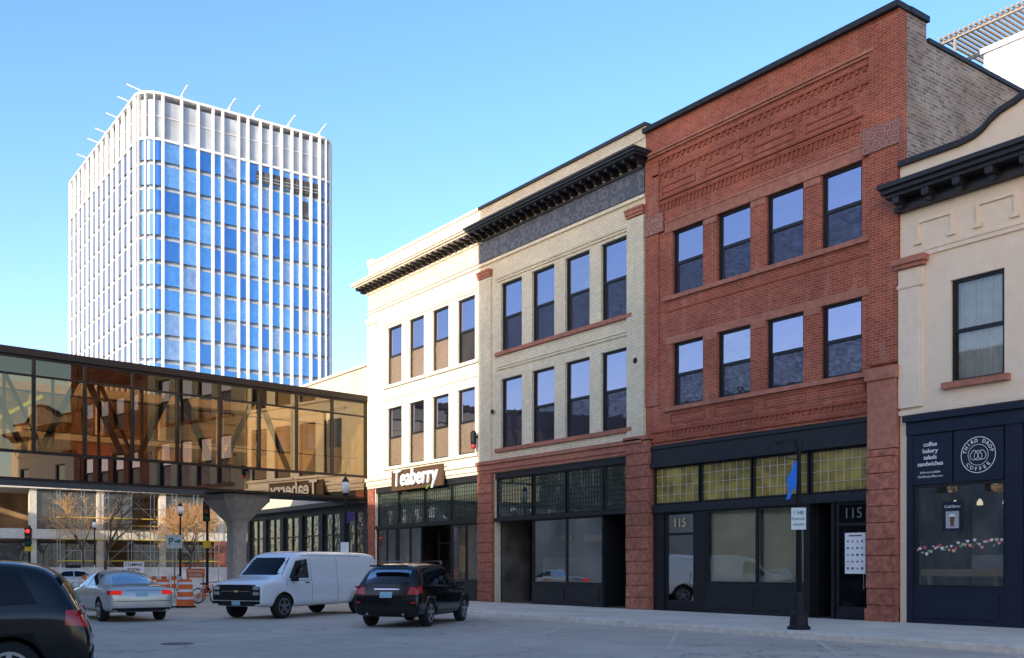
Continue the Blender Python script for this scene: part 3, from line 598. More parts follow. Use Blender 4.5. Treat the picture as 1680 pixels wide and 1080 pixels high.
# ------------------------------------------------------------------ skywalk
sk=E('skywalk','bronze glass enclosed pedestrian skywalk crossing above the street','skywalk',(-46.25,-.06,0),rz=math.atan2(-.992,.127))
def skobj(mb,name,m,**k):
    o=mb.obj(name,m,None,**k); o.parent=sk; return o
Lk=31; Wd=-3.8
skobj(MB().box(0,Lk,Wd-.15,.15,10.12,10.40).box(0,Lk,Wd-.05,.05,10.0,10.12),'roof',BRZ)
skobj(MB().box(0,Lk,Wd-.02,-.05,5.16,5.45).box(0,Lk,Wd+.1,-.1,5.45,5.7),'floor_deck',BRZ)
skobj(MB().box(.2,Lk,-.03,.0,5.22,6.2),'spandrel_panel',BRZS); skobj(MB().box(.2,Lk,Wd-.06,Wd-.03,5.22,6.2),'spandrel_panel',BRZS)
for b in ((0,Lk,-.06,.05,6.2,6.32),(0,Lk,-.06,.02,5.10,5.20),(0,Lk,-.06,.05,9.3,9.38),(0,Lk,Wd-.05,Wd+.06,6.2,6.30),(0,Lk,Wd-.05,Wd+.06,9.3,9.36),(0,Lk,-.14,-.10,7.15,7.19)): skobj(MB().box(*b),'rail',BRZ)
nP=15
for i in range(nP+1):
    s=.1+2.02*i
    skobj(MB().box(s-.06,s+.06,-.1,.07,6.32,10.0),'mullion',BRZ)
    skobj(MB().box(s-.045,s+.045,Wd-.07,Wd+.1,6.30,10.0),'mullion',BRZ)
    if i<nP:
        tt=random.uniform(-.003,.003)
        for z0,z1 in((6.32,9.3),(9.38,10.0)): skobj(MB().quad((s+.05,-.0+tt,z0),(s+1.97,-tt,z0),(s+1.97,-tt,z1),(s+.05,tt,z1)),'window_pane',BRZG)
        skobj(MB().quad((s+.05,Wd,6.30),(s+1.97,Wd,6.30),(s+1.97,Wd,10.0),(s+.05,Wd,10.0)),'window_pane',BRZG)
        a,b=((s,5.7),(s+2.02,9.9)) if i%2==0 else ((s,9.9),(s+2.02,5.7))
        if i>1: 
            skobj(MB().beam((a[0],-.25,a[1]),(b[0],-.25,b[1]),.16,.22),'truss_brace',BRZ)
            if i%2: skobj(MB().beam((a[0],Wd+.25,b[1]),(b[0],Wd+.25,a[1]),.12,.14),'truss_brace',BRZ)
pm=MB(); cx,cy=6.3,-1.9
def oct(hx,hy,z):
    c=.3*min(hx,hy); return [(cx+a,cy+b,z) for a,b in((-hx+c,-hy),(hx-c,-hy),(hx,-hy+c),(hx,hy-c),(hx-c,hy),(-hx+c,hy),(-hx,hy-c),(-hx,-hy+c))]
lv=[oct(.36,.42,.1),oct(.36,.42,3.5),oct(.42,.5,3.8),oct(1.1,1.3,4.7),oct(1.2,1.4,4.8),oct(1.2,1.4,5.09)]
vs=[v for l in lv for v in l]; fs=[tuple(range(8))[::-1],tuple(range(40,48))]
for k in range(5):
    for i in range(8): fs.append((k*8+i,k*8+(i+1)%8,(k+1)*8+(i+1)%8,(k+1)*8+i))
pm.add(vs,fs); skobj(pm,'pier',CONC)

# ------------------------------------------------------------------ tower
tw=E('tower','white finned glass high-rise tower with rounded corners under construction','tower',(-176,34,0))
TX0,TX1,TY0,TY1=-203,-154,18.8,51.3; rad=3.4; TZ=73.4; ZC=66.2
def perim(inset=0):
    a,b,c,d=TX0+inset,TX1-inset,TY0+inset,TY1-inset; r=rad-inset; P=[]
    for cxx,cyy,s in((b-r,c+r,-90),(b-r,d-r,0),(a+r,d-r,90),(a+r,c+r,180)):
        for k in range(9): an=R(s+k*90/8); P.append((cxx+r*math.cos(an),cyy+r*math.sin(an)))
    return P
def tube(mb,P,z0,z1,m=0,cap=True):
    n=len(P); vs=[(x,y,z0) for x,y in P]+[(x,y,z1) for x,y in P]; fs=[(i,(i+1)%n,n+(i+1)%n,n+i) for i in range(n)]
    if cap: fs+= [tuple(range(n,2*n)),tuple(range(n))[::-1]]
    mb.add(vs,fs,m)
mb=MB(); tube(mb,perim(inset=.50),0,66.8); mb.obj('core_wall',TSPAN,tw)
mb=MB(); tube(mb,perim(inset=.46),66.4,72.2); mb.obj('crown_screen',TCR,tw)
FL=[ZC-3.74*k for k in range(0,17)]
for k,z in enumerate(FL):
    mb=MB(); tube(mb,perim(inset=.26),z-.15,z+.15); mb.obj('floor_band',TGREY if k else TWHITE,tw)
for z0,z1,ins in((72.95,73.3,.0),(69.7,69.8,.30),(66.0,66.35,.02)):
    mb=MB(); tube(mb,perim(inset=ins),z0,z1); mb.obj('white_band',TWHITE,tw)
def fin(x,y,nx,ny,w=.28,z0=2,z1=73.0,dp=.4):
    n=Vector((nx,ny,0)); t=Vector((-ny,nx,0)); p=Vector((x,y,0)); A=p-n*dp-t*w/2;B=p-n*dp+t*w/2;Cc=p+n*.05+t*w/2;D=p+n*.05-t*w/2
    vs=[(q.x,q.y,z) for z in(z0,z1) for q in(A,B,Cc,D)]
    MB().add(vs,[(0,3,2,1),(4,5,6,7),(0,1,5,4),(1,2,6,5),(2,3,7,6),(3,0,4,7)]).obj('fin',TWHITE,tw)
ry=[TY0+rad+ (TY1-TY0-2*rad)*u for u in (0,.11,.21,.30,.36,.46,.52,.60,.67,.74,.81,.87,.94,1.0)]
for y in ry: fin(TX1,y,1,0,w=.34)
nlf=13
for i in range(nlf+1): fin(TX1-rad-(TX1-TX0-2*rad)*i/nlf,TY0,0,-1,w=.75,dp=.32)
for k in (1,2,3):
    an=R(-90+k*22.5); fin(TX1-rad+rad*math.cos(an),TY0+rad+rad*math.sin(an),math.cos(an),math.sin(an),w=.2)
    an=R(0+k*22.5); fin(TX1-rad+rad*math.cos(an),TY1-rad+rad*math.sin(an),math.cos(an),math.sin(an),w=.2)
    an=R(180+k*22.5); fin(TX0+rad+rad*math.cos(an),TY0+rad+rad*math.sin(an),math.cos(an),math.sin(an),w=.2)
cnt=0; stuff=MB(); rw=random.Random(5)
for fi in range(len(FL)-1):
    zt=FL[fi]-.15; zb=FL[fi+1]+.15
    for j in range(len(ry)-1):
        ya,yb=ry[j]+.17,ry[j+1]-.17; xx=TX1-.30; t=rw.uniform(-.014,.014); zl=zb+.40
        mi=rw.choice([0,0,0,1,1,2,2,3])
        if cnt<100 and 31<zt:
            MB().quad((xx+t,ya,zl),(xx-t,yb,zl),(xx-t,yb,zt),(xx+t,ya,zt)).obj('window',TG[mi],tw); cnt+=1
        else: stuff.quad((xx+t,ya,zl),(xx-t,yb,zl),(xx-t,yb,zt),(xx+t,ya,zt),mi)
    for i in range(nlf):
        xa=TX1-rad-(TX1-TX0-2*rad)*i/nlf-.38; xb=TX1-rad-(TX1-TX0-2*rad)*(i+1)/nlf+.38; t=rw.uniform(-.01,.01)
        stuff.quad((xb,TY0+.20+t,zb+.3),(xa,TY0+.20-t,zb+.3),(xa,TY0+.20-t,zt-.05),(xb,TY0+.20+t,zt-.05),4)
    for k in range(8):
        r_=rad-.22
        for c0,cyy in((-90,TY0+rad),(0,TY1-rad)):
            a=R(c0+k*11.25);b=R(c0+(k+1)*11.25)
            P=lambda an,z:(TX1-rad+r_*math.cos(an),cyy+r_*math.sin(an),z)
            stuff.quad(P(a,zb+.4),P(b,zb+.4),P(b,zt-.02),P(a,zt-.02),1 if k>2 else 4)
o=stuff.obj('window_remainder',TG+[TGL],tw); o['kind']='stuff'
OF=mat('open_floor_shade',(.07,.075,.08),.9,scale=.8,amt=.7)
boxes('open_floor_plate',OF,tw,[(TX1-.25,TX1-.21,37.0,43.5,ZC-3.0,ZC-1.2),(TX1-.25,TX1-.21,43.5,48.0,ZC-3.2,ZC-1.0),(TX1-.25,TX1-.21,44.4,45.9,ZC-7.0,ZC-4.4)])  # flat dark plates paint in the shade of the unfinished openings
boxes('guard_rail',TGREY,tw,[(TX1-.18,TX1-.12,37.0,48.0,ZC-2.1,ZC-2.0),(TX1-.18,TX1-.12,37.0,48.0,ZC-2.6,ZC-2.5)])
for (x,y,dx,dy) in [(TX1-1.5,25.5,1,0),(TX1-1.5,33,1,0),(TX1-1.5,37,1,0),(TX1-1.5,43,1,0),(TX1-1.5,48.5,1,0),(-158,20.5,0,-1),(-163,20.5,0,-1),(-170,20.5,0,-1),(-177,20.5,0,-1),(-182,20.5,0,-1),(-190,20.5,0,-1)]:
    MB().beam((x-dx*2,y-dy*2,73.2),(x-dx*2,y-dy*2,74.4),.14,.14).beam((x-dx*2.4,y-dy*2.4,74.0),(x+dx*2.6,y+dy*2.6,74.9),.14,.2).beam((x,y,73.2),(x,y,74.4),.14,.14).obj('roof_davit',TWHITE,tw)

# ------------------------------------------------------------------ low construction frontage
pd=E('building_under_construction','low glass fronted building under construction with concrete frame','building',(-115,15,0))
PX=-100; Y0,Y1=-12,24
for z,hh in ((4.6,.9),(9.2,.6),(13.8,.6),(18.0,.8)):
    MB().box(PX-38,PX,Y0,Y1,z-.35,z).box(PX-.05,PX+.25,Y0,Y1,z-.4,z-.4+hh).obj('floor_slab',CONCL,pd)
for k in range(7):
    y=Y0+.3+k*5.85
    MB().box(PX-.7,PX-.1,y-.3,y+.3,0,18.0).obj('column',CONCL,pd)
MB().box(PX-9,PX-8.8,Y0,Y1,0,17.5).obj('inner_wall',mat('inner_sheathing',(.44,.28,.15),.9,scale=.5,amt=.5),pd)
CGL=glassy('frontage_glass',(.08,.08,.07),.2,(1,.9,.75),wav=.05)
for k in range(12):
    ya=Y0+k*3.0
    for z0,z1 in ((5.1,8.7),(.8,3.9)):
        if (k*7+int(z0))%4==0: continue
        w=MB().box(PX-.4,PX-.3,ya,ya+.1,z0,z1).box(PX-.4,PX-.3,ya,ya+3,z1-.1,z1).box(PX-.4,PX-.3,ya,ya+3,z0,z0+.1).obj('window',BLK2,pd)
        MB().quad((PX-.35,ya,z0),(PX-.35,ya+3,z0),(PX-.35,ya+3,z1),(PX-.35,ya,z1)).obj('glass',CGL,w)
for h in (.5,.98): MB().box(PX-.9,PX-.84,2,13,4.6+h,4.6+h+.06).obj('guard_rail',YEL,pd)
boxes('white_panel',TWHITE,pd,[(PX-.3,PX+.2,Y1-8,Y1-6.5,0,8),(PX-.3,PX+.3,Y1-3,Y1-1.6,0,12)])
boxes('brick_panel',RB,pd,[(PX-.3,PX+.15,Y1-13,Y1-11,0,4.2),(PX-.3,PX+.15,-2,1,9.4,13.2),(PX-.3,PX+.15,6,8.5,9.4,13.2)])
sf=E('scaffold','steel scaffolding with yellow planks against the construction frontage','scaffold',(-98.5,6,.1))
fr_=MB()
for k in range(8):
    y=-4+k*2.1
    for x in (-99.2,-98.0): fr_.beam((x,y,.1),(x,y,9.6),.07,.07)
    for z in (2.1,4.1,6.1,8.1): fr_.beam((-99.2,y,z),(-98.0,y,z),.05,.05)
    if k<7:
        for j,z in enumerate((.2,2.1,4.1,6.1)):
            fr_.beam((-98.0,y,z if (k+j)%2 else z+1.9),(-98.0,y+2.1,z+1.9 if (k+j)%2 else z),.04,.04)
        for z in (3.1,5.1,7.1): fr_.beam((-98.0,y,z),(-98.0,y+2.1,z),.05,.05)
fr_.obj('frame',CHR,sf)
boxes('plank',YEL,sf,[(-99.2,-98.0,-4,10.7,z,z+.07) for z in (2.14,4.14,6.14)])
mr=E('mid_rise_building','tan mid-rise block seen beyond the cross street','building',(-110,50,0))
MB().box(-130,-104,26,60,0,14).obj('wall',mat('tan_block',(.45,.32,.22),.85,scale=1,amt=.1),mr)
BG=glassy('block_glass',(.03,.03,.03),.2)
boxes('window',BG,mr,[(-104.02,-103.95,27.5+k*4,30+k*4,z,z+2) for z in(1,4.5,8,11) for k in range(8)])
ex=E('excavator','small orange excavator parked behind the construction fence','excavator',(-90,12,.1))
boxes('track',PBLK,ex,[(-91.5,-88.8,10.5,11.1,.1,.9),(-91.5,-88.8,12.7,13.3,.1,.9)],bevel=.2); MB().box(-91.3,-89,10.8,13,.95,1.9).obj('body',OR,ex,bevel=.15); MB().box(-90.4,-89.1,10.9,12,1.9,3.1).obj('cab',CG,ex,bevel=.1)
MB().beam((-90,12.6,1.8),(-90,15.2,4.2),.3,.4).beam((-90,15.2,4.2),(-90,17,2.2),.25,.3).obj('boom',OR,ex); MB().beam((-90,17,2.3),(-90,16.4,1.2),.7,.5).obj('bucket',PBLK,ex)
bl=E('boom_lift','lime green construction boom raised beside the concrete building','crane',(-88,-14,0))
LIME=mat('lime_paint',(.45,.7,.04),.5,bump=0)
MB().beam((-90.5,-13.5,11.5),(-86.6,-7.6,15.2),.3,.3).obj('boom',LIME,bl); MB().beam((-91.5,-14.5,1.6),(-90.5,-13.5,11.5),.5,.5).obj('riser',LIME,bl); MB().box(-94,-90,-16,-13,.5,1.8).obj('chassis',LIME,bl)

# ------------------------------------------------------------------ buildings across the street
def acrossb(x0,x1,yb,h,label,m):
    r=E('commercial_building',label,'building',((x0+x1)/2,-36,0))
    hs=[]; x=x0+1.5
    while x<x1-3:
        z=6
        while z<h-3: hs.append((x,x+1.5,z,z+2.2)); z+=3.8
        x+=3
    mb=MB(); t=MB(); wall(t,x0,x1,0,h,hs,0,.3)
    mb.add([(x,-32.4-y,z) for x,y,z in t.v],[f[::-1] for f in t.f]); mb.box(x0,x1,yb,-32.71,0,h)
    mb.obj('wall',m,r)
    g=MB()
    for a,b,c,d in hs: g.quad((a,-32.6,c),(b,-32.6,c),(b,-32.6,d),(a,-32.6,d))
    o=g.obj('window_glazing',WG,r); o['kind']='stuff'
acrossb(-16.9,8,-41,31,'tall tan brick block across the street',mat('tan_brick_far',(.62,.50,.38),.9))
acrossb(-120,-17,-50,14.4,'low slate and brick row across the street',mat('slate_brick_far',(.30,.26,.23),.9,scale=.3,amt=.5))
acrossb(8.1,60,-50,9,'low pale shop row across the street',mat('pale_brick_far',(.62,.52,.42),.9))

# ------------------------------------------------------------------ vehicles
def carbody(st,L_):
    mb=MB(); rings=[]
    for x,w,zb,be,top,wr in st:
        x-=L_/2
        if top-be<.2: up=[(w*.93,be),(w*.84,be+(top-be)*.5),(w*.6,top),(w*.3,top+.01)]
        else: up=[(w*.955,be),(w*.955*(1-.55)+wr*.55,be+(top-be)*.5),(wr,top-.10),(wr*.78,top-.015)]
        h=[(w*.5,zb),(w*.88,zb),(w*.985,zb+.1),(w,zb+(be-zb)*.45),(w*.99,be-.07)]+up
        rings.append([(x,0,zb)]+[(x,-a,b) for a,b in h]+[(x,0,top+(.01 if top-be<.2 else 0))]+[(x,a,b) for a,b in h[::-1]])
    n=len(rings[0]); vs=[v for r in rings for v in r]; fs=[]
    for k in range(len(rings)-1):
        for i in range(n): fs.append((k*n+i,k*n+(i+1)%n,(k+1)*n+(i+1)%n,(k+1)*n+i))
    fs.append(tuple(range(n))[::-1]); k=len(rings)-1; fs.append(tuple(range(k*n,k*n+n)))
    mb.add(vs,fs); return mb
def car(label,paintm,st,L_,wx,wr_,tr,sidew,front,rear,decals,seams,mirx,rimm=RIM,name='parked_car',mirm=None):
    r=E(name,label,'van' if 'van' in label else 'car',(0,0,0))
    b=carbody(st,L_).obj('body',[paintm,PBLK],None,smooth=True); b.modifiers.new('s','SUBSURF').levels=2; evald(b)
    bvh=BVHTree.FromPolygons([v.co for v in b.data.vertices],[p.vertices for p in b.data.polygons]); cut=[]
    for x in wx:
        for s in(-1,1):
            c=MB().cyl((x-L_/2,s*(tr-.32),wr_),(x-L_/2,s*(tr+.5),wr_),wr_*1.17,n=28).obj('cut',PBLK); cut.append(c)
            md=b.modifiers.new('b','BOOLEAN'); md.object=c; md.operation='DIFFERENCE'; md.solver='EXACT'
    evald(b)
    for c in cut: bpy.data.objects.remove(c)
    par(b,r)
    for p in b.data.polygons: p.use_smooth=True
    def patch(q,axis,sgn,off=.006,nu=8,nv=6):
        vs=[];fs=[];A,B,Cc,D=[Vector(k) for k in q]
        for j in range(nv+1):
            for i in range(nu+1):
                u=i/nu;v=j/nv; P=(A*(1-u)+B*u)*(1-v)+(D*(1-u)+Cc*u)*v
                if axis=='y': o=Vector((P.x-L_/2,sgn*3,P.y)); d=Vector((0,-sgn,0))
                else: o=Vector((sgn*5,P.x,P.y)); d=Vector((-sgn,0,0))
                hit,nrm,idx,dist=bvh.ray_cast(o,d)
                if hit is None: hit=Vector((o.x if axis=='y' else sgn*L_/2,o.y if axis=='x' else sgn*tr,o.z))
                vs.append(hit-d*off)
        for j in range(nv):
            for i in range(nu):
                a=j*(nu+1)+i; fs.append((a,a+1,a+nu+2,a+nu+1))
        return vs,fs
    def pobj(name,q,axis,sgn,m,off=.006):
        vs,fs=patch(q,axis,sgn,off); return MB().add(vs,fs).obj(name,m,r,smooth=True)
    for q in sidew:
        for s in(-1,1): pobj('side_window',q,'y',s,CG)
    pobj('windshield',front,'x',1,CG); pobj('rear_window',rear,'x',-1,CG)
    for k,(q,ax,sg,m,nm) in enumerate(decals):
        of=.010+.0012*k
        if ax=='y2':
            for s in(-1,1): pobj(nm,q,'y',s,m,of)
        elif ax=='x2':
            for s in(-1,1): pobj(nm,[(s*a,c) for a,c in q],'x',sg,m,of)
        else: pobj(nm,q,ax,sg,m,of)
    for (xa,za),(xb,zb) in seams:
        dx,dz=xb-xa,zb-za; l=math.hypot(dx,dz); nx,nz=-dz/l*.006,dx/l*.006
        for s in(-1,1): MB().add(*patch([(xa+nx,za+nz),(xb+nx,zb+nz),(xb-nx,zb-nz),(xa-nx,za-nz)],'y',s,.004,12,1)).obj('door_seam',PBLK,r)
    for x in wx:
        for s in(-1,1):
            cx_=x-L_/2; y0=s*(tr-.22); y1=s*tr; w=MB()
            w.cyl((cx_,y0,wr_),(cx_,y0+s*.03,wr_),wr_*.93,wr_,n=28); w.cyl((cx_,y0+s*.03,wr_),(cx_,y1-s*.03,wr_),wr_,n=28,caps=False); w.cyl((cx_,y1-s*.03,wr_),(cx_,y1,wr_),wr_,wr_*.93,n=28)
            wh=w.obj('wheel',RUB,r); q=MB()
            q.cyl((cx_,y1-s*.01,wr_),(cx_,y1+s*.004,wr_),wr_*.66,n=24,m=1)
            for k in range(5):
                a=k*2*math.pi/5+.3; ca_,sa=math.cos(a),math.sin(a); h0=.045;h1=.028; yy=y1+s*.02
                q.poly([(cx_+sa*-h0,yy,wr_+ca_*h0),(cx_+wr_*.63*ca_-sa*h1,yy,wr_+wr_*.63*sa+ca_*h1),(cx_+wr_*.63*ca_+sa*h1,yy,wr_+wr_*.63*sa-ca_*h1),(cx_+sa*h0,yy,wr_-ca_*h0)])
            q.cyl((cx_,y1,wr_),(cx_,y1+s*.03,wr_),wr_*.16,n=12)
            for k in range(24):
                a=2*math.pi*k/24;a2=2*math.pi*(k+1)/24
                q.quad(*[(cx_+rr_*math.cos(t),y1+s*.016,wr_+rr_*math.sin(t)) for rr_,t in((wr_*.58,a),(wr_*.68,a),(wr_*.68,a2),(wr_*.58,a2))])
            q.obj('rim',[rimm,PBLK],wh)
    for s in(-1,1):
        mx=mirx[0]-L_/2; MB().box(mx-.05,mx+.09,s*(tr-.02),s*(tr+.20),mirx[1],mirx[1]+.16).obj('mirror',mirm or paintm,r,bevel=.03)
    return r
stS=[(0.0,.80,.45,.70,.73,.7),(0.05,.88,.34,.84,.88,.75),(0.12,.905,.30,1.0,1.05,.74),(0.22,.915,.28,1.08,1.30,.72),(0.45,.92,.26,1.09,1.60,.68),(0.8,.92,.26,1.08,1.68,.67),(1.8,.92,.25,1.05,1.71,.68),(2.7,.92,.25,1.02,1.67,.67),(3.0,.92,.25,1.01,1.60,.66),(3.55,.92,.25,1.0,1.22,.70),(3.72,.915,.25,.99,1.08,.6),(4.3,.90,.27,.90,.98,.6),(4.62,.83,.3,.74,.82,.5),(4.75,.62,.4,.62,.64,.4)]
sideS=[[(2.33,1.08),(3.32,1.07),(2.93,1.50),(2.33,1.55)],[(1.40,1.11),(2.25,1.09),(2.25,1.56),(1.42,1.57)],[(.62,1.16),(1.32,1.13),(1.32,1.56),(.82,1.52)]]
seamS=[((2.29,.45),(2.29,1.58)),((3.35,.4),(3.35,1.05)),((1.36,.75),(1.36,1.58)),((1.0,.4),(3.9,.4))]
suv=car('black SUV parked at an angle to the kerb',PBL,stS,4.75,(.92,3.78),.36,.90,sideS,
  [(-.66,1.14),(.66,1.14),(.56,1.52),(-.56,1.52)],[(-.64,1.14),(.64,1.14),(.56,1.50),(-.56,1.50)],
  [([(.58,.86),(.86,.86),(.85,1.08),(.64,1.06)],'x2',-1,RED,'taillight'),([(.08,.88),(.30,.9),(.30,1.08),(.12,1.08)],'y2',1,RED,'taillight'),
   ([(.5,.68),(.8,.7),(.8,.86),(.5,.82)],'x2',1,HL,'headlight'),
   ([(-.17,.78),(.17,.78),(.17,.93),(-.17,.93)],'x',-1,PLATE,'licence_plate'),([(-.35,.985),(.35,.985),(.35,1.015),(-.35,1.015)],'x',-1,CHR,'chrome_trim'),
   ([(-.80,.34),(.80,.34),(.82,.56),(-.82,.56)],'x',-1,PBLK,'bumper'),([(-.45,.5),(.45,.5),(.45,.75),(-.45,.75)],'x',1,PBLK,'grille'),
   ([(2.42,.92),(2.62,.92),(2.62,.945),(2.42,.945)],'y2',1,CHR,'door_handle'),([(1.45,.94),(1.65,.94),(1.65,.965),(1.45,.965)],'y2',1,CHR,'door_handle'),
   ([(.7,.63),(.82,.63),(.82,.68),(.7,.68)],'x2',-1,RED,'reflector'),([(1.4,1.06),(3.3,1.04),(3.3,1.055),(1.4,1.075)],'y2',1,CHR,'window_trim')],seamS,(3.15,1.02))
MB().beam((-2.15,-.5,1.60),(-2.15,.5,1.60),.18,.04).obj('rear_spoiler',PBL,suv)
for s in(-1,1): MB().beam((-1.5,s*.60,1.72),(.35,s*.60,1.735),.03,.03).beam((-1.4,s*.6,1.64),(-1.4,s*.6,1.72),.03,.04).beam((.25,s*.6,1.64),(.25,s*.6,1.73),.03,.04).obj('roof_rack',CHR,suv)
for s in(-1,1): MB().cyl((-2.42,s*.5,.36),(-2.25,s*.5,.36),.035).obj('exhaust_pipe',CHR,suv)
hd=lambda dx,dy: math.atan2(dy,dx)
suv2=clone(suv,(0,0,0),label='black SUV at the near kerb with red tail light')
for c in list(suv2.children):
    if c.name.startswith('roof_rack'): bpy.data.objects.remove(c)
def place(o,rear,heading,L_,s=(1,1,1)):
    d=Vector((math.cos(heading),math.sin(heading),0)); c=Vector(rear)+d*L_*s[0]/2; setxf(o,(c.x,c.y,.004),heading,s)
place(suv,(-23.75,-11.35,0),hd(-.63,.777),4.75,(1.05,1.03,1.04))
place(suv2,(-14.0,-21.08,0),R(256),4.75,(1,1,1.03))
stC=[(0,.74,.42,.68,.70,.6),(0.05,.86,.3,.84,.88,.6),(.14,.90,.27,.95,.99,.6),(.85,.92,.25,.97,1.03,.6),(1.0,.92,.24,.97,1.08,.6),(1.2,.92,.24,.97,1.20,.66),(1.75,.92,.24,.96,1.42,.60),(2.4,.92,.23,.95,1.48,.61),(3.0,.92,.23,.94,1.43,.61),(3.3,.92,.23,.94,1.30,.63),(3.75,.92,.23,.93,1.06,.6),(3.9,.92,.24,.92,1.0,.6),(4.5,.89,.26,.82,.88,.5),(4.88,.8,.3,.68,.74,.5),(5,.6,.38,.55,.58,.4)]
sed=car('silver four door sedan on the road with brake lights lit',PSI,stC,5.0,(1.05,3.95),.33,.90,
  [[(2.42,1.0),(3.42,1.0),(3.02,1.32),(2.42,1.36)],[(1.45,1.03),(2.34,1.01),(2.34,1.36),(1.78,1.33)]],
  [(-.62,1.06),(.62,1.06),(.52,1.34),(-.52,1.34)],[(-.66,1.07),(.66,1.07),(.54,1.36),(-.54,1.36)],
  [([(.56,.77),(.86,.77),(.86,.89),(.54,.89)],'x2',-1,REDL,'taillight'),([(.08,.77),(.30,.79),(.28,.88),(.1,.89)],'y2',1,RED,'taillight'),([(.45,.6),(.75,.62),(.75,.74),(.45,.72)],'x2',1,HL,'headlight'),
   ([(-.16,.72),(.16,.72),(.16,.86),(-.16,.86)],'x',-1,PLATE,'licence_plate'),([(-.48,.88),(.48,.88),(.48,.9),(-.48,.9)],'x',-1,CHR,'chrome_trim'),([(-.8,.30),(.8,.30),(.8,.40),(-.8,.40)],'x',-1,PBLK,'bumper'),([(-.78,.58),(.78,.58),(.78,.594),(-.78,.594)],'x',-1,PBLK,'bumper_seam')],
  [((2.38,.35),(2.38,1.38)),((3.45,.35),(3.45,.98)),((1.45,.7),(1.45,1.0)),((1.4,.33),(3.6,.33))],(3.3,.93),name='silver_sedan')
place(sed,(-30.6,-15.75,0),hd(-1,-.02),5.0,(1.02,1.06,1.06))
sed2=clone(sed,(0,0,0),label='small silver sedan further down the street'); place(sed2,(-48.5,-15.6,0),hd(-1,0),5)
sed3=clone(sed,(0,0,0),label='silver sedan waiting beyond the junction'); place(sed3,(-69.5,-11.6,0),hd(.1,1),5)
stV=[(0,.94,.5,1.15,1.97,.84),(0.03,.97,.42,1.15,2.03,.86),(0.12,.99,.38,1.15,2.08,.87),(1,1.0,.36,1.15,2.12,.87),(3.4,1.0,.34,1.15,2.12,.87),(4.0,1.0,.34,1.15,2.06,.86),(4.2,1.0,.34,1.15,1.94,.85),(4.68,1.0,.34,1.15,1.46,.88),(4.84,.99,.34,1.16,1.30,.85),(5.25,.985,.36,1.14,1.23,.6),(5.50,.975,.38,1.12,1.18,.6),(5.63,.965,.40,1.08,1.13,.6),(5.68,.955,.40,1.04,1.09,.6),(5.7,.95,.42,1.0,1.04,.6)]
van=car('white cargo van parked nose out at the kerb',PWH,stV,5.7,(1.0,4.75),.38,.97,
  [[(3.60,1.24),(4.50,1.24),(4.12,1.78),(3.62,1.84)]],
  [(-.84,1.34),(.84,1.34),(.72,1.88),(-.72,1.88)],[(-.6,1.3),(.6,1.3),(.6,1.8),(-.6,1.8)],
  [([(.75,.9),(.88,.9),(.88,1.3),(.75,1.3)],'x2',-1,RED,'taillight'),([(-.90,.58),(.90,.58),(.90,1.05),(-.90,1.05)],'x',1,PBLK,'grille'),
   ([(.64,.90),(.86,.90),(.86,1.0),(.64,1.0)],'x2',1,HL,'headlight'),([(.64,.74),(.86,.74),(.86,.84),(.64,.84)],'x2',1,HL,'headlight'),
   ([(-.54,.845),(.54,.845),(.54,.86),(-.54,.86)],'x',1,CHR,'grille_bar'),([(-.08,.825),(.08,.825),(.08,.88),(-.08,.88)],'x',1,GOLD,'badge'),
   ([(-.9,.40),(.9,.40),(.9,.56),(-.9,.56)],'x',1,PBLK,'bumper'),([(-.16,.43),(.16,.43),(.16,.56),(-.16,.56)],'x',1,PLATE,'licence_plate'),([(3.62,1.08),(3.8,1.08),(3.8,1.12),(3.62,1.12)],'y2',1,PBLK,'door_handle')],
  [((3.48,.4),(3.48,2.0)),((4.62,1.0),(4.62,1.25)),((2.2,.5),(2.2,1.95)),((.9,1.95),(4.1,1.95)),((3.48,1.17),(4.6,1.17))],(4.35,1.14),rimm=mat('steel_wheel',(.25,.25,.26),.5,metal=.5,bump=0),name='cargo_van',mirm=PBLK)
bk=Vector((-.47,.883)).normalized(); fr=Vector((-30.35,-12.95)); cc=fr+bk*3.15; setxf(van,(cc.x,cc.y,.004),hd(-bk.x,-bk.y),(1.12,1.04,1.03))

# ------------------------------------------------------------------ street furniture
def lamp(label,h=4.6):
    r=E('street_lamp',label,'street lamp',(0,0,0),'street lamps along the pavement')
    MB().lathe([(.27,0),(.27,.06),(.22,.1),(.20,.35),(.13,.45),(.11,.8),(.085,.9)],n=16).obj('base',PBLK,r)
    MB().lathe([(.075,.9),(.05,h-.5),(.07,h-.45),(.05,h-.4),(.05,h-.3)],n=14).obj('post',PBLK,r,smooth=True)
    return r
def lantern(r,h):
    MB().lathe([(.06,h-.3),(.15,h-.22),(.15,h-.18)],n=14).lathe([(.15,h+.3),(.17,h+.32),(.1,h+.42),(.02,h+.55)],n=14).obj('lantern_cap',PBLK,r)
    MB().lathe([(.13,h-.18),(.19,h+.05),(.15,h+.3)],n=16).obj('lamp_shade',GLOBE,r,smooth=True)
l1=lamp('black street lamp post with furled blue banner and parking sign',4.75)
MB().beam((-.55,0,4.5),(.0,0,4.52),.05,.05).lathe([(.1,4.44),(.12,4.5),(.04,4.56)],(-.45,0),10).beam((-.35,0,4.42),(-.62,0,4.5),.14,.07).lathe([(.09,4.3),(.1,4.5),(.03,4.6)],(.0,0),10).obj('lamp_head',PBLK,l1)
P=[(-.02,3.95),(-.10,3.9),(-.16,3.72),(-.28,3.5),(-.24,3.2),(-.30,3.0),(-.2,3.02),(-.12,3.3),(-.06,3.2),(-.04,3.6)]
MB().extr([(x*1.0,z+.1) for x,z in P],-.03,.03).obj('banner',BLUEB,l1)
MB().beam((0,0,4.05),(-.32,0,4.1),.025,.025).obj('banner_arm',PBLK,l1)
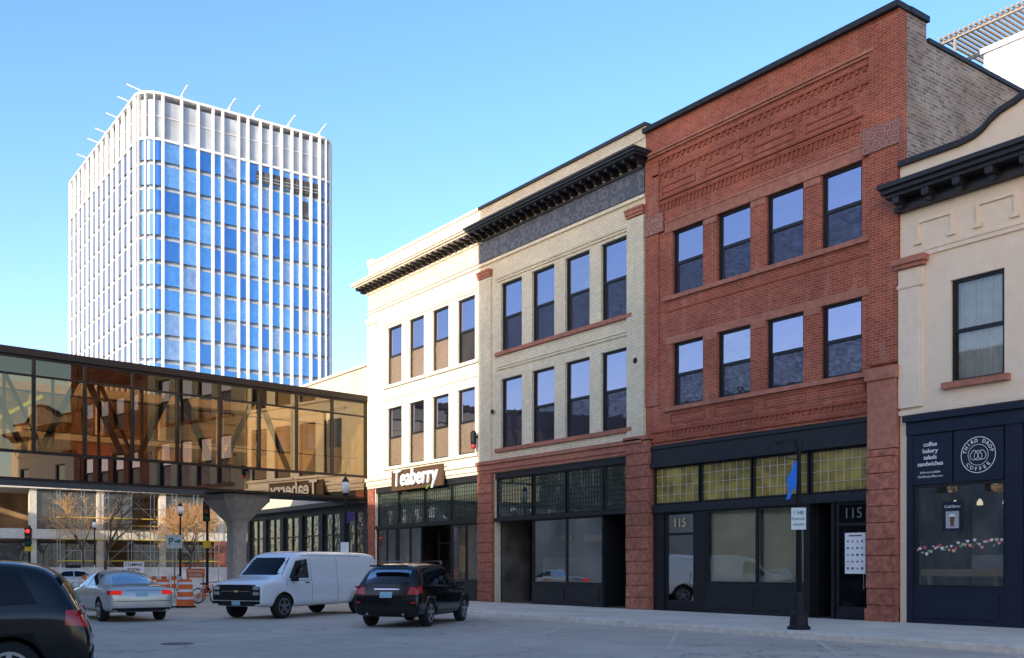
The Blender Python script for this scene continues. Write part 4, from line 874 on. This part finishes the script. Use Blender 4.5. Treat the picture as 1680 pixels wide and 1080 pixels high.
MB().box(-.17,.17,-.10,-.085,2.38,2.90).obj('parking_sign',SIGNG,l1); text('1 HR','sign_lettering',.12,(0,-.106,2.78),GTX,l1,.002,.001); text('PARKING','sign_lettering',.07,(0,-.106,2.63),GTX,l1,.002); text('9AM-5PM','sign_lettering',.06,(0,-.106,2.5),GTX,l1,.002)
setxf(l1,(-15.42,-4.75,.15),R(35))
l2=lamp('black street lamp with frosted lantern and small dark banner',4.85); lantern(l2,4.85)
MB().extr([(.05,3.9),(.45,3.8),(.35,3.5),(.05,3.35)],-.01,.01).obj('banner',PURB,l2); MB().box(-.19,.19,-.10,-.085,1.9,2.55).obj('parking_sign',SIGNG,l2)
setxf(l2,(-39.4,-4.7,.15),R(40))
l3=lamp('black street lamp with frosted lantern beyond the junction',4.9); lantern(l3,4.9); setxf(l3,(-88,-3.4,.15),0)
clone(l3,(-62,-4.6,.15),0)
DR=mat('dark_red_lens',(.12,.01,.01),.3,bump=0); DA=mat('dark_amber_lens',(.15,.08,.01),.3,bump=0); DG=mat('dark_green_lens',(.01,.08,.04),.3,bump=0)
def signal(loc,rz,label,red=False,h=5.2):
    r=E('traffic_signal',label,'traffic light',(0,0,0))
    MB().lathe([(.2,0),(.16,.3),(.08,.4),(.07,h)],n=12).obj('pole',PBLK,r)
    MB().box(-.18,.18,-.32,-.08,h-1.3,h-.15).box(-.18,.18,-.42,-.32,h-.22,h-.18).box(-.18,.18,-.42,-.32,h-.58,h-.54).box(-.18,.18,-.42,-.32,h-.94,h-.9).obj('signal_head',PBLK,r)
    for i,c in enumerate((emis('signal_red',(1,.03,.02),3) if red else DR,DA,DG)):
        MB().cyl((0,-.335,h-.36-i*.36),(0,-.325,h-.36-i*.36),.12,n=16).obj('signal_lens',c,r)
    MB().box(-.2,.2,-.25,.1,2.6,3.0).obj('crossing_signal',YEL,r)
    setxf(r,loc,rz); return r
signal((-68,-12.0,.0),R(60),'black traffic signal showing red by the junction',True,4.2)
signal((-56.3,-4.9,.1),R(60),'black traffic signal with yellow crossing box at the corner',False,5.4)
ps=E('parking_direction_sign','white and teal parking arrow sign on a post','sign',(0,0,0))
MB().cyl((0,0,0),(0,0,3.4),.035).obj('post',CHR,ps); MB().box(-.42,.42,-.06,-.04,2.6,3.3).obj('panel',SIGNG,ps); text('P','sign_lettering',.5,(-.18,-.066,2.95),GTX,ps,.003,.01)
MB().extr([(.02,2.92),(.2,2.92),(.2,2.84),(.36,2.96),(.2,3.08),(.2,3.0),(.02,3.0)],-.068,-.06).obj('arrow',GTX,ps)
setxf(ps,(-52.6,-7.9,.0),R(55))
cs=E('construction_sign','white COMING SOON board by the building site','sign',(0,0,0))
boxes('post',CONC,cs,[(-.6,-.54,0,.06,0,1.8),(.54,.6,0,.06,0,1.8)])
MB().box(-.62,.62,-.04,0,1.15,1.85).obj('panel',WHITE,cs); text('COMING','sign_lettering',.28,(0,-.05,1.66),PBLK,cs,.003,.005); text('SOON','sign_lettering',.28,(0,-.05,1.34),PBLK,cs,.003,.005)
setxf(cs,(-65.5,-6.4,.1),R(58))
sc_=E('construction_sign','orange SIDEWALK CLOSED sign on a barricade','sign',(0,0,0))
boxes('post',CONC,sc_,[(-.4,-.33,0,.05,0,1.5),(.33,.4,0,.05,0,1.5)])
MB().box(-.45,.45,-.04,0,1.1,1.55).obj('panel',OR,sc_); text('SIDEWALK','sign_lettering',.15,(0,-.05,1.42),LTR,sc_,.003,.002); text('CLOSED','sign_lettering',.17,(0,-.05,1.22),LTR,sc_,.003,.002)
setxf(sc_,(-50.2,-7.6,.0),R(60))
br=E('traffic_barrel','orange and white striped traffic barrel','traffic barrel',(0,0,0),'traffic barrels by the building site')
MB().lathe([(.42,0),(.42,.08)],n=18).obj('base',PBLK,br); m=MB(); zz=[.08,.34,.44,.64,.74,.94,1.03,1.14]
for i in range(7):
    r0=.34-.012*i; m.lathe([(r0,zz[i]),(r0-.01,zz[i+1])],n=18,m=i%2)
m.obj('drum',[OR,ORW],br); setxf(br,(-40.7,-12.1,.0),0)
clone(br,(-40.4,-11.3,0))
bc=E('barricade','orange and white striped barricade','barricade',(0,0,0),'barricades closing the pavement')
for z in(.55,.95):
    m=MB()
    for k in range(8): m.box(-1+k*.25,-.75+k*.25,-.03,.0,z,z+.2,k%2)
    m.obj('striped_board',[OR,ORW],bc)
boxes('stand',CHR,bc,[[(-.85,-.78,-.0,.05,0,1.25),(-.88,-.75,-.3,.3,0,.05)],[(.78,.85,0,.05,0,1.25),(.75,.88,-.3,.3,0,.05)]]); setxf(bc,(-52.5,-8.6,0),R(60))
clone(bc,(-60,-9.8,0),R(55))
bi=E('bicycle','parked bicycle with thin orange frame near the concrete pier','bicycle',(0,0,0),'bicycles by the pier')
for x in (0,1.02):
    q=MB()
    for i in range(20):
        a=2*math.pi*i/20;b=2*math.pi*(i+1)/20; q.cyl((x+.33*math.cos(a),0,.35+.33*math.sin(a)),(x+.33*math.cos(b),0,.35+.33*math.sin(b)),.018,n=5,caps=False)
    for i in range(8): a=math.pi*i/8; q.cyl((x-.32*math.cos(a),0,.35-.32*math.sin(a)),(x+.32*math.cos(a),0,.35+.32*math.sin(a)),.004,n=3)
    q.obj('wheel',RUB,bi)
MB().cyl((0,0,.35),(.42,0,.32),.016).cyl((.42,0,.32),(.3,0,.85),.016).cyl((0,0,.35),(.32,0,.75),.014).cyl((.42,0,.32),(.86,0,.78),.018).cyl((.31,0,.78),(.84,0,.82),.016).cyl((1.02,0,.35),(.82,0,.95),.016).obj('frame',OR,bi)
MB().box(.18,.42,-.06,.06,.86,.91).obj('saddle',PBLK,bi); MB().cyl((.82,-.27,.97),(.82,.27,.97),.015).obj('handlebar',PBLK,bi)
setxf(bi,(-45.0,-9.2,0),R(45)); clone(bi,(-44.6,-8.5,0),R(60)); clone(bi,(-44.0,-9.6,0),R(30))
fn=E('construction_fence','pale fabric covered fence around the building site','fence',(-87,0,0))
FM=mat('fence_fabric',(.62,.56,.47),.8,scale=1,amt=.25)
for k in range(16): MB().quad((-87,-14+k*2.6,.1),(-87,-11.5+k*2.6,.1),(-87,-11.5+k*2.6,1.6),(-87,-14+k*2.6,1.6)).obj('fabric_panel',FM,fn)
for k in range(17): MB().cyl((-87.03,-14.05+k*2.6,0),(-87.03,-14.05+k*2.6,1.8),.04).obj('fence_post',CHR,fn)
def tree(label,loc,h,seed,spread=.9,tw=TWIG,dens=4):
    rd=random.Random(seed); r=E('bare_tree',label,'tree',loc); tr=MB(); cr=MB()
    def grow(p,d,l,rad_,lev):
        seg=3; q=Vector(p); dd=Vector(d)
        for k in range(seg):
            dd=(dd+Vector((rd.uniform(-.18,.18),rd.uniform(-.18,.18),rd.uniform(-.05,.12)))).normalized(); n=q+dd*l/seg
            r0=rad_*(1-.22*k/1.5); r1=rad_*(1-.22*(k+1)/1.5); (tr if lev<2 else cr).cyl(q,n,max(r0,.008),max(r1,.006),n=6 if lev<2 else 4,caps=False); q=n
            if lev>0 and lev<4 and k>0: 
                a=dd.orthogonal().normalized(); a=Matrix.Rotation(rd.uniform(0,6.28),3,dd)@a
                grow(q,(dd+a*spread).normalized(),l*.62,rad_*.5,lev+1)
        if lev<4:
            for k in range(dens if lev else dens+1):
                a=dd.orthogonal().normalized(); a=Matrix.Rotation(rd.uniform(0,6.28),3,dd)@a
                grow(q,(dd+a*spread*rd.uniform(.5,1)).normalized(),l*rd.uniform(.6,.8),rad_*.55,lev+1)
    grow(loc,(0,0,1),h*.36,h*.018,0)
    tr.obj('trunk',BARK,r); cr.obj('crown',tw,r)
tree('bare dark street tree beside the junction',(-62.5,-8.9,0),7.5,3,tw=BARK,dens=2)
tree('bare tree with sunlit golden twigs in the plaza',(-85.5,3.5,.1),7.2,5,dens=5)
tree('thin bare tree behind the construction fence',(-92,-3.5,.1),8.0,8,dens=3)

# ------------------------------------------------------------------ world, sun, camera
sel=R(15); saz=R(25)
w=bpy.data.worlds.new('World'); S.world=w; w.use_nodes=True; nt=w.node_tree; bg=nt.nodes['Background']
sk_=nt.nodes.new('ShaderNodeTexSky'); sk_.sky_type='NISHITA'; sk_.sun_disc=False; sk_.sun_elevation=sel; sk_.sun_rotation=R(155); sk_.air_density=1.0; sk_.dust_density=1.1; sk_.ozone_density=2.2
hs_=nt.nodes.new('ShaderNodeHueSaturation'); hs_.inputs['Saturation'].default_value=1.20
ml_=nt.nodes.new('ShaderNodeMixRGB'); ml_.blend_type='MULTIPLY'; ml_.inputs[0].default_value=1; ml_.inputs[2].default_value=(1.10,.965,1.01,1)
nt.links.new(sk_.outputs[0],hs_.inputs['Color']); nt.links.new(hs_.outputs[0],ml_.inputs[1]); nt.links.new(ml_.outputs[0],bg.inputs[0]); bg.inputs[1].default_value=.41
sl=bpy.data.lights.new('sun','SUN'); sl.energy=5; sl.angle=R(.5); sl.color=(1,.88,.70); so=bpy.data.objects.new('sun',sl); COL.objects.link(so)
d=Vector((-math.sin(saz)*math.cos(sel),math.cos(saz)*math.cos(sel),-math.sin(sel))); so.rotation_euler=d.to_track_quat('-Z','Y').to_euler(); so.location=(20,-60,40)
cam=bpy.data.cameras.new('camera'); co=bpy.data.objects.new('camera',cam); COL.objects.link(co); S.camera=co
co.location=(0,-24.4,1.65); co.rotation_euler=(R(90),0,R(54.04)); cam.sensor_width=36; cam.lens=35.36; cam.shift_y=.232; cam.clip_end=3000; cam.clip_start=.1
S.view_settings.view_transform='Standard'; S.view_settings.look='None'; S.view_settings.exposure=0
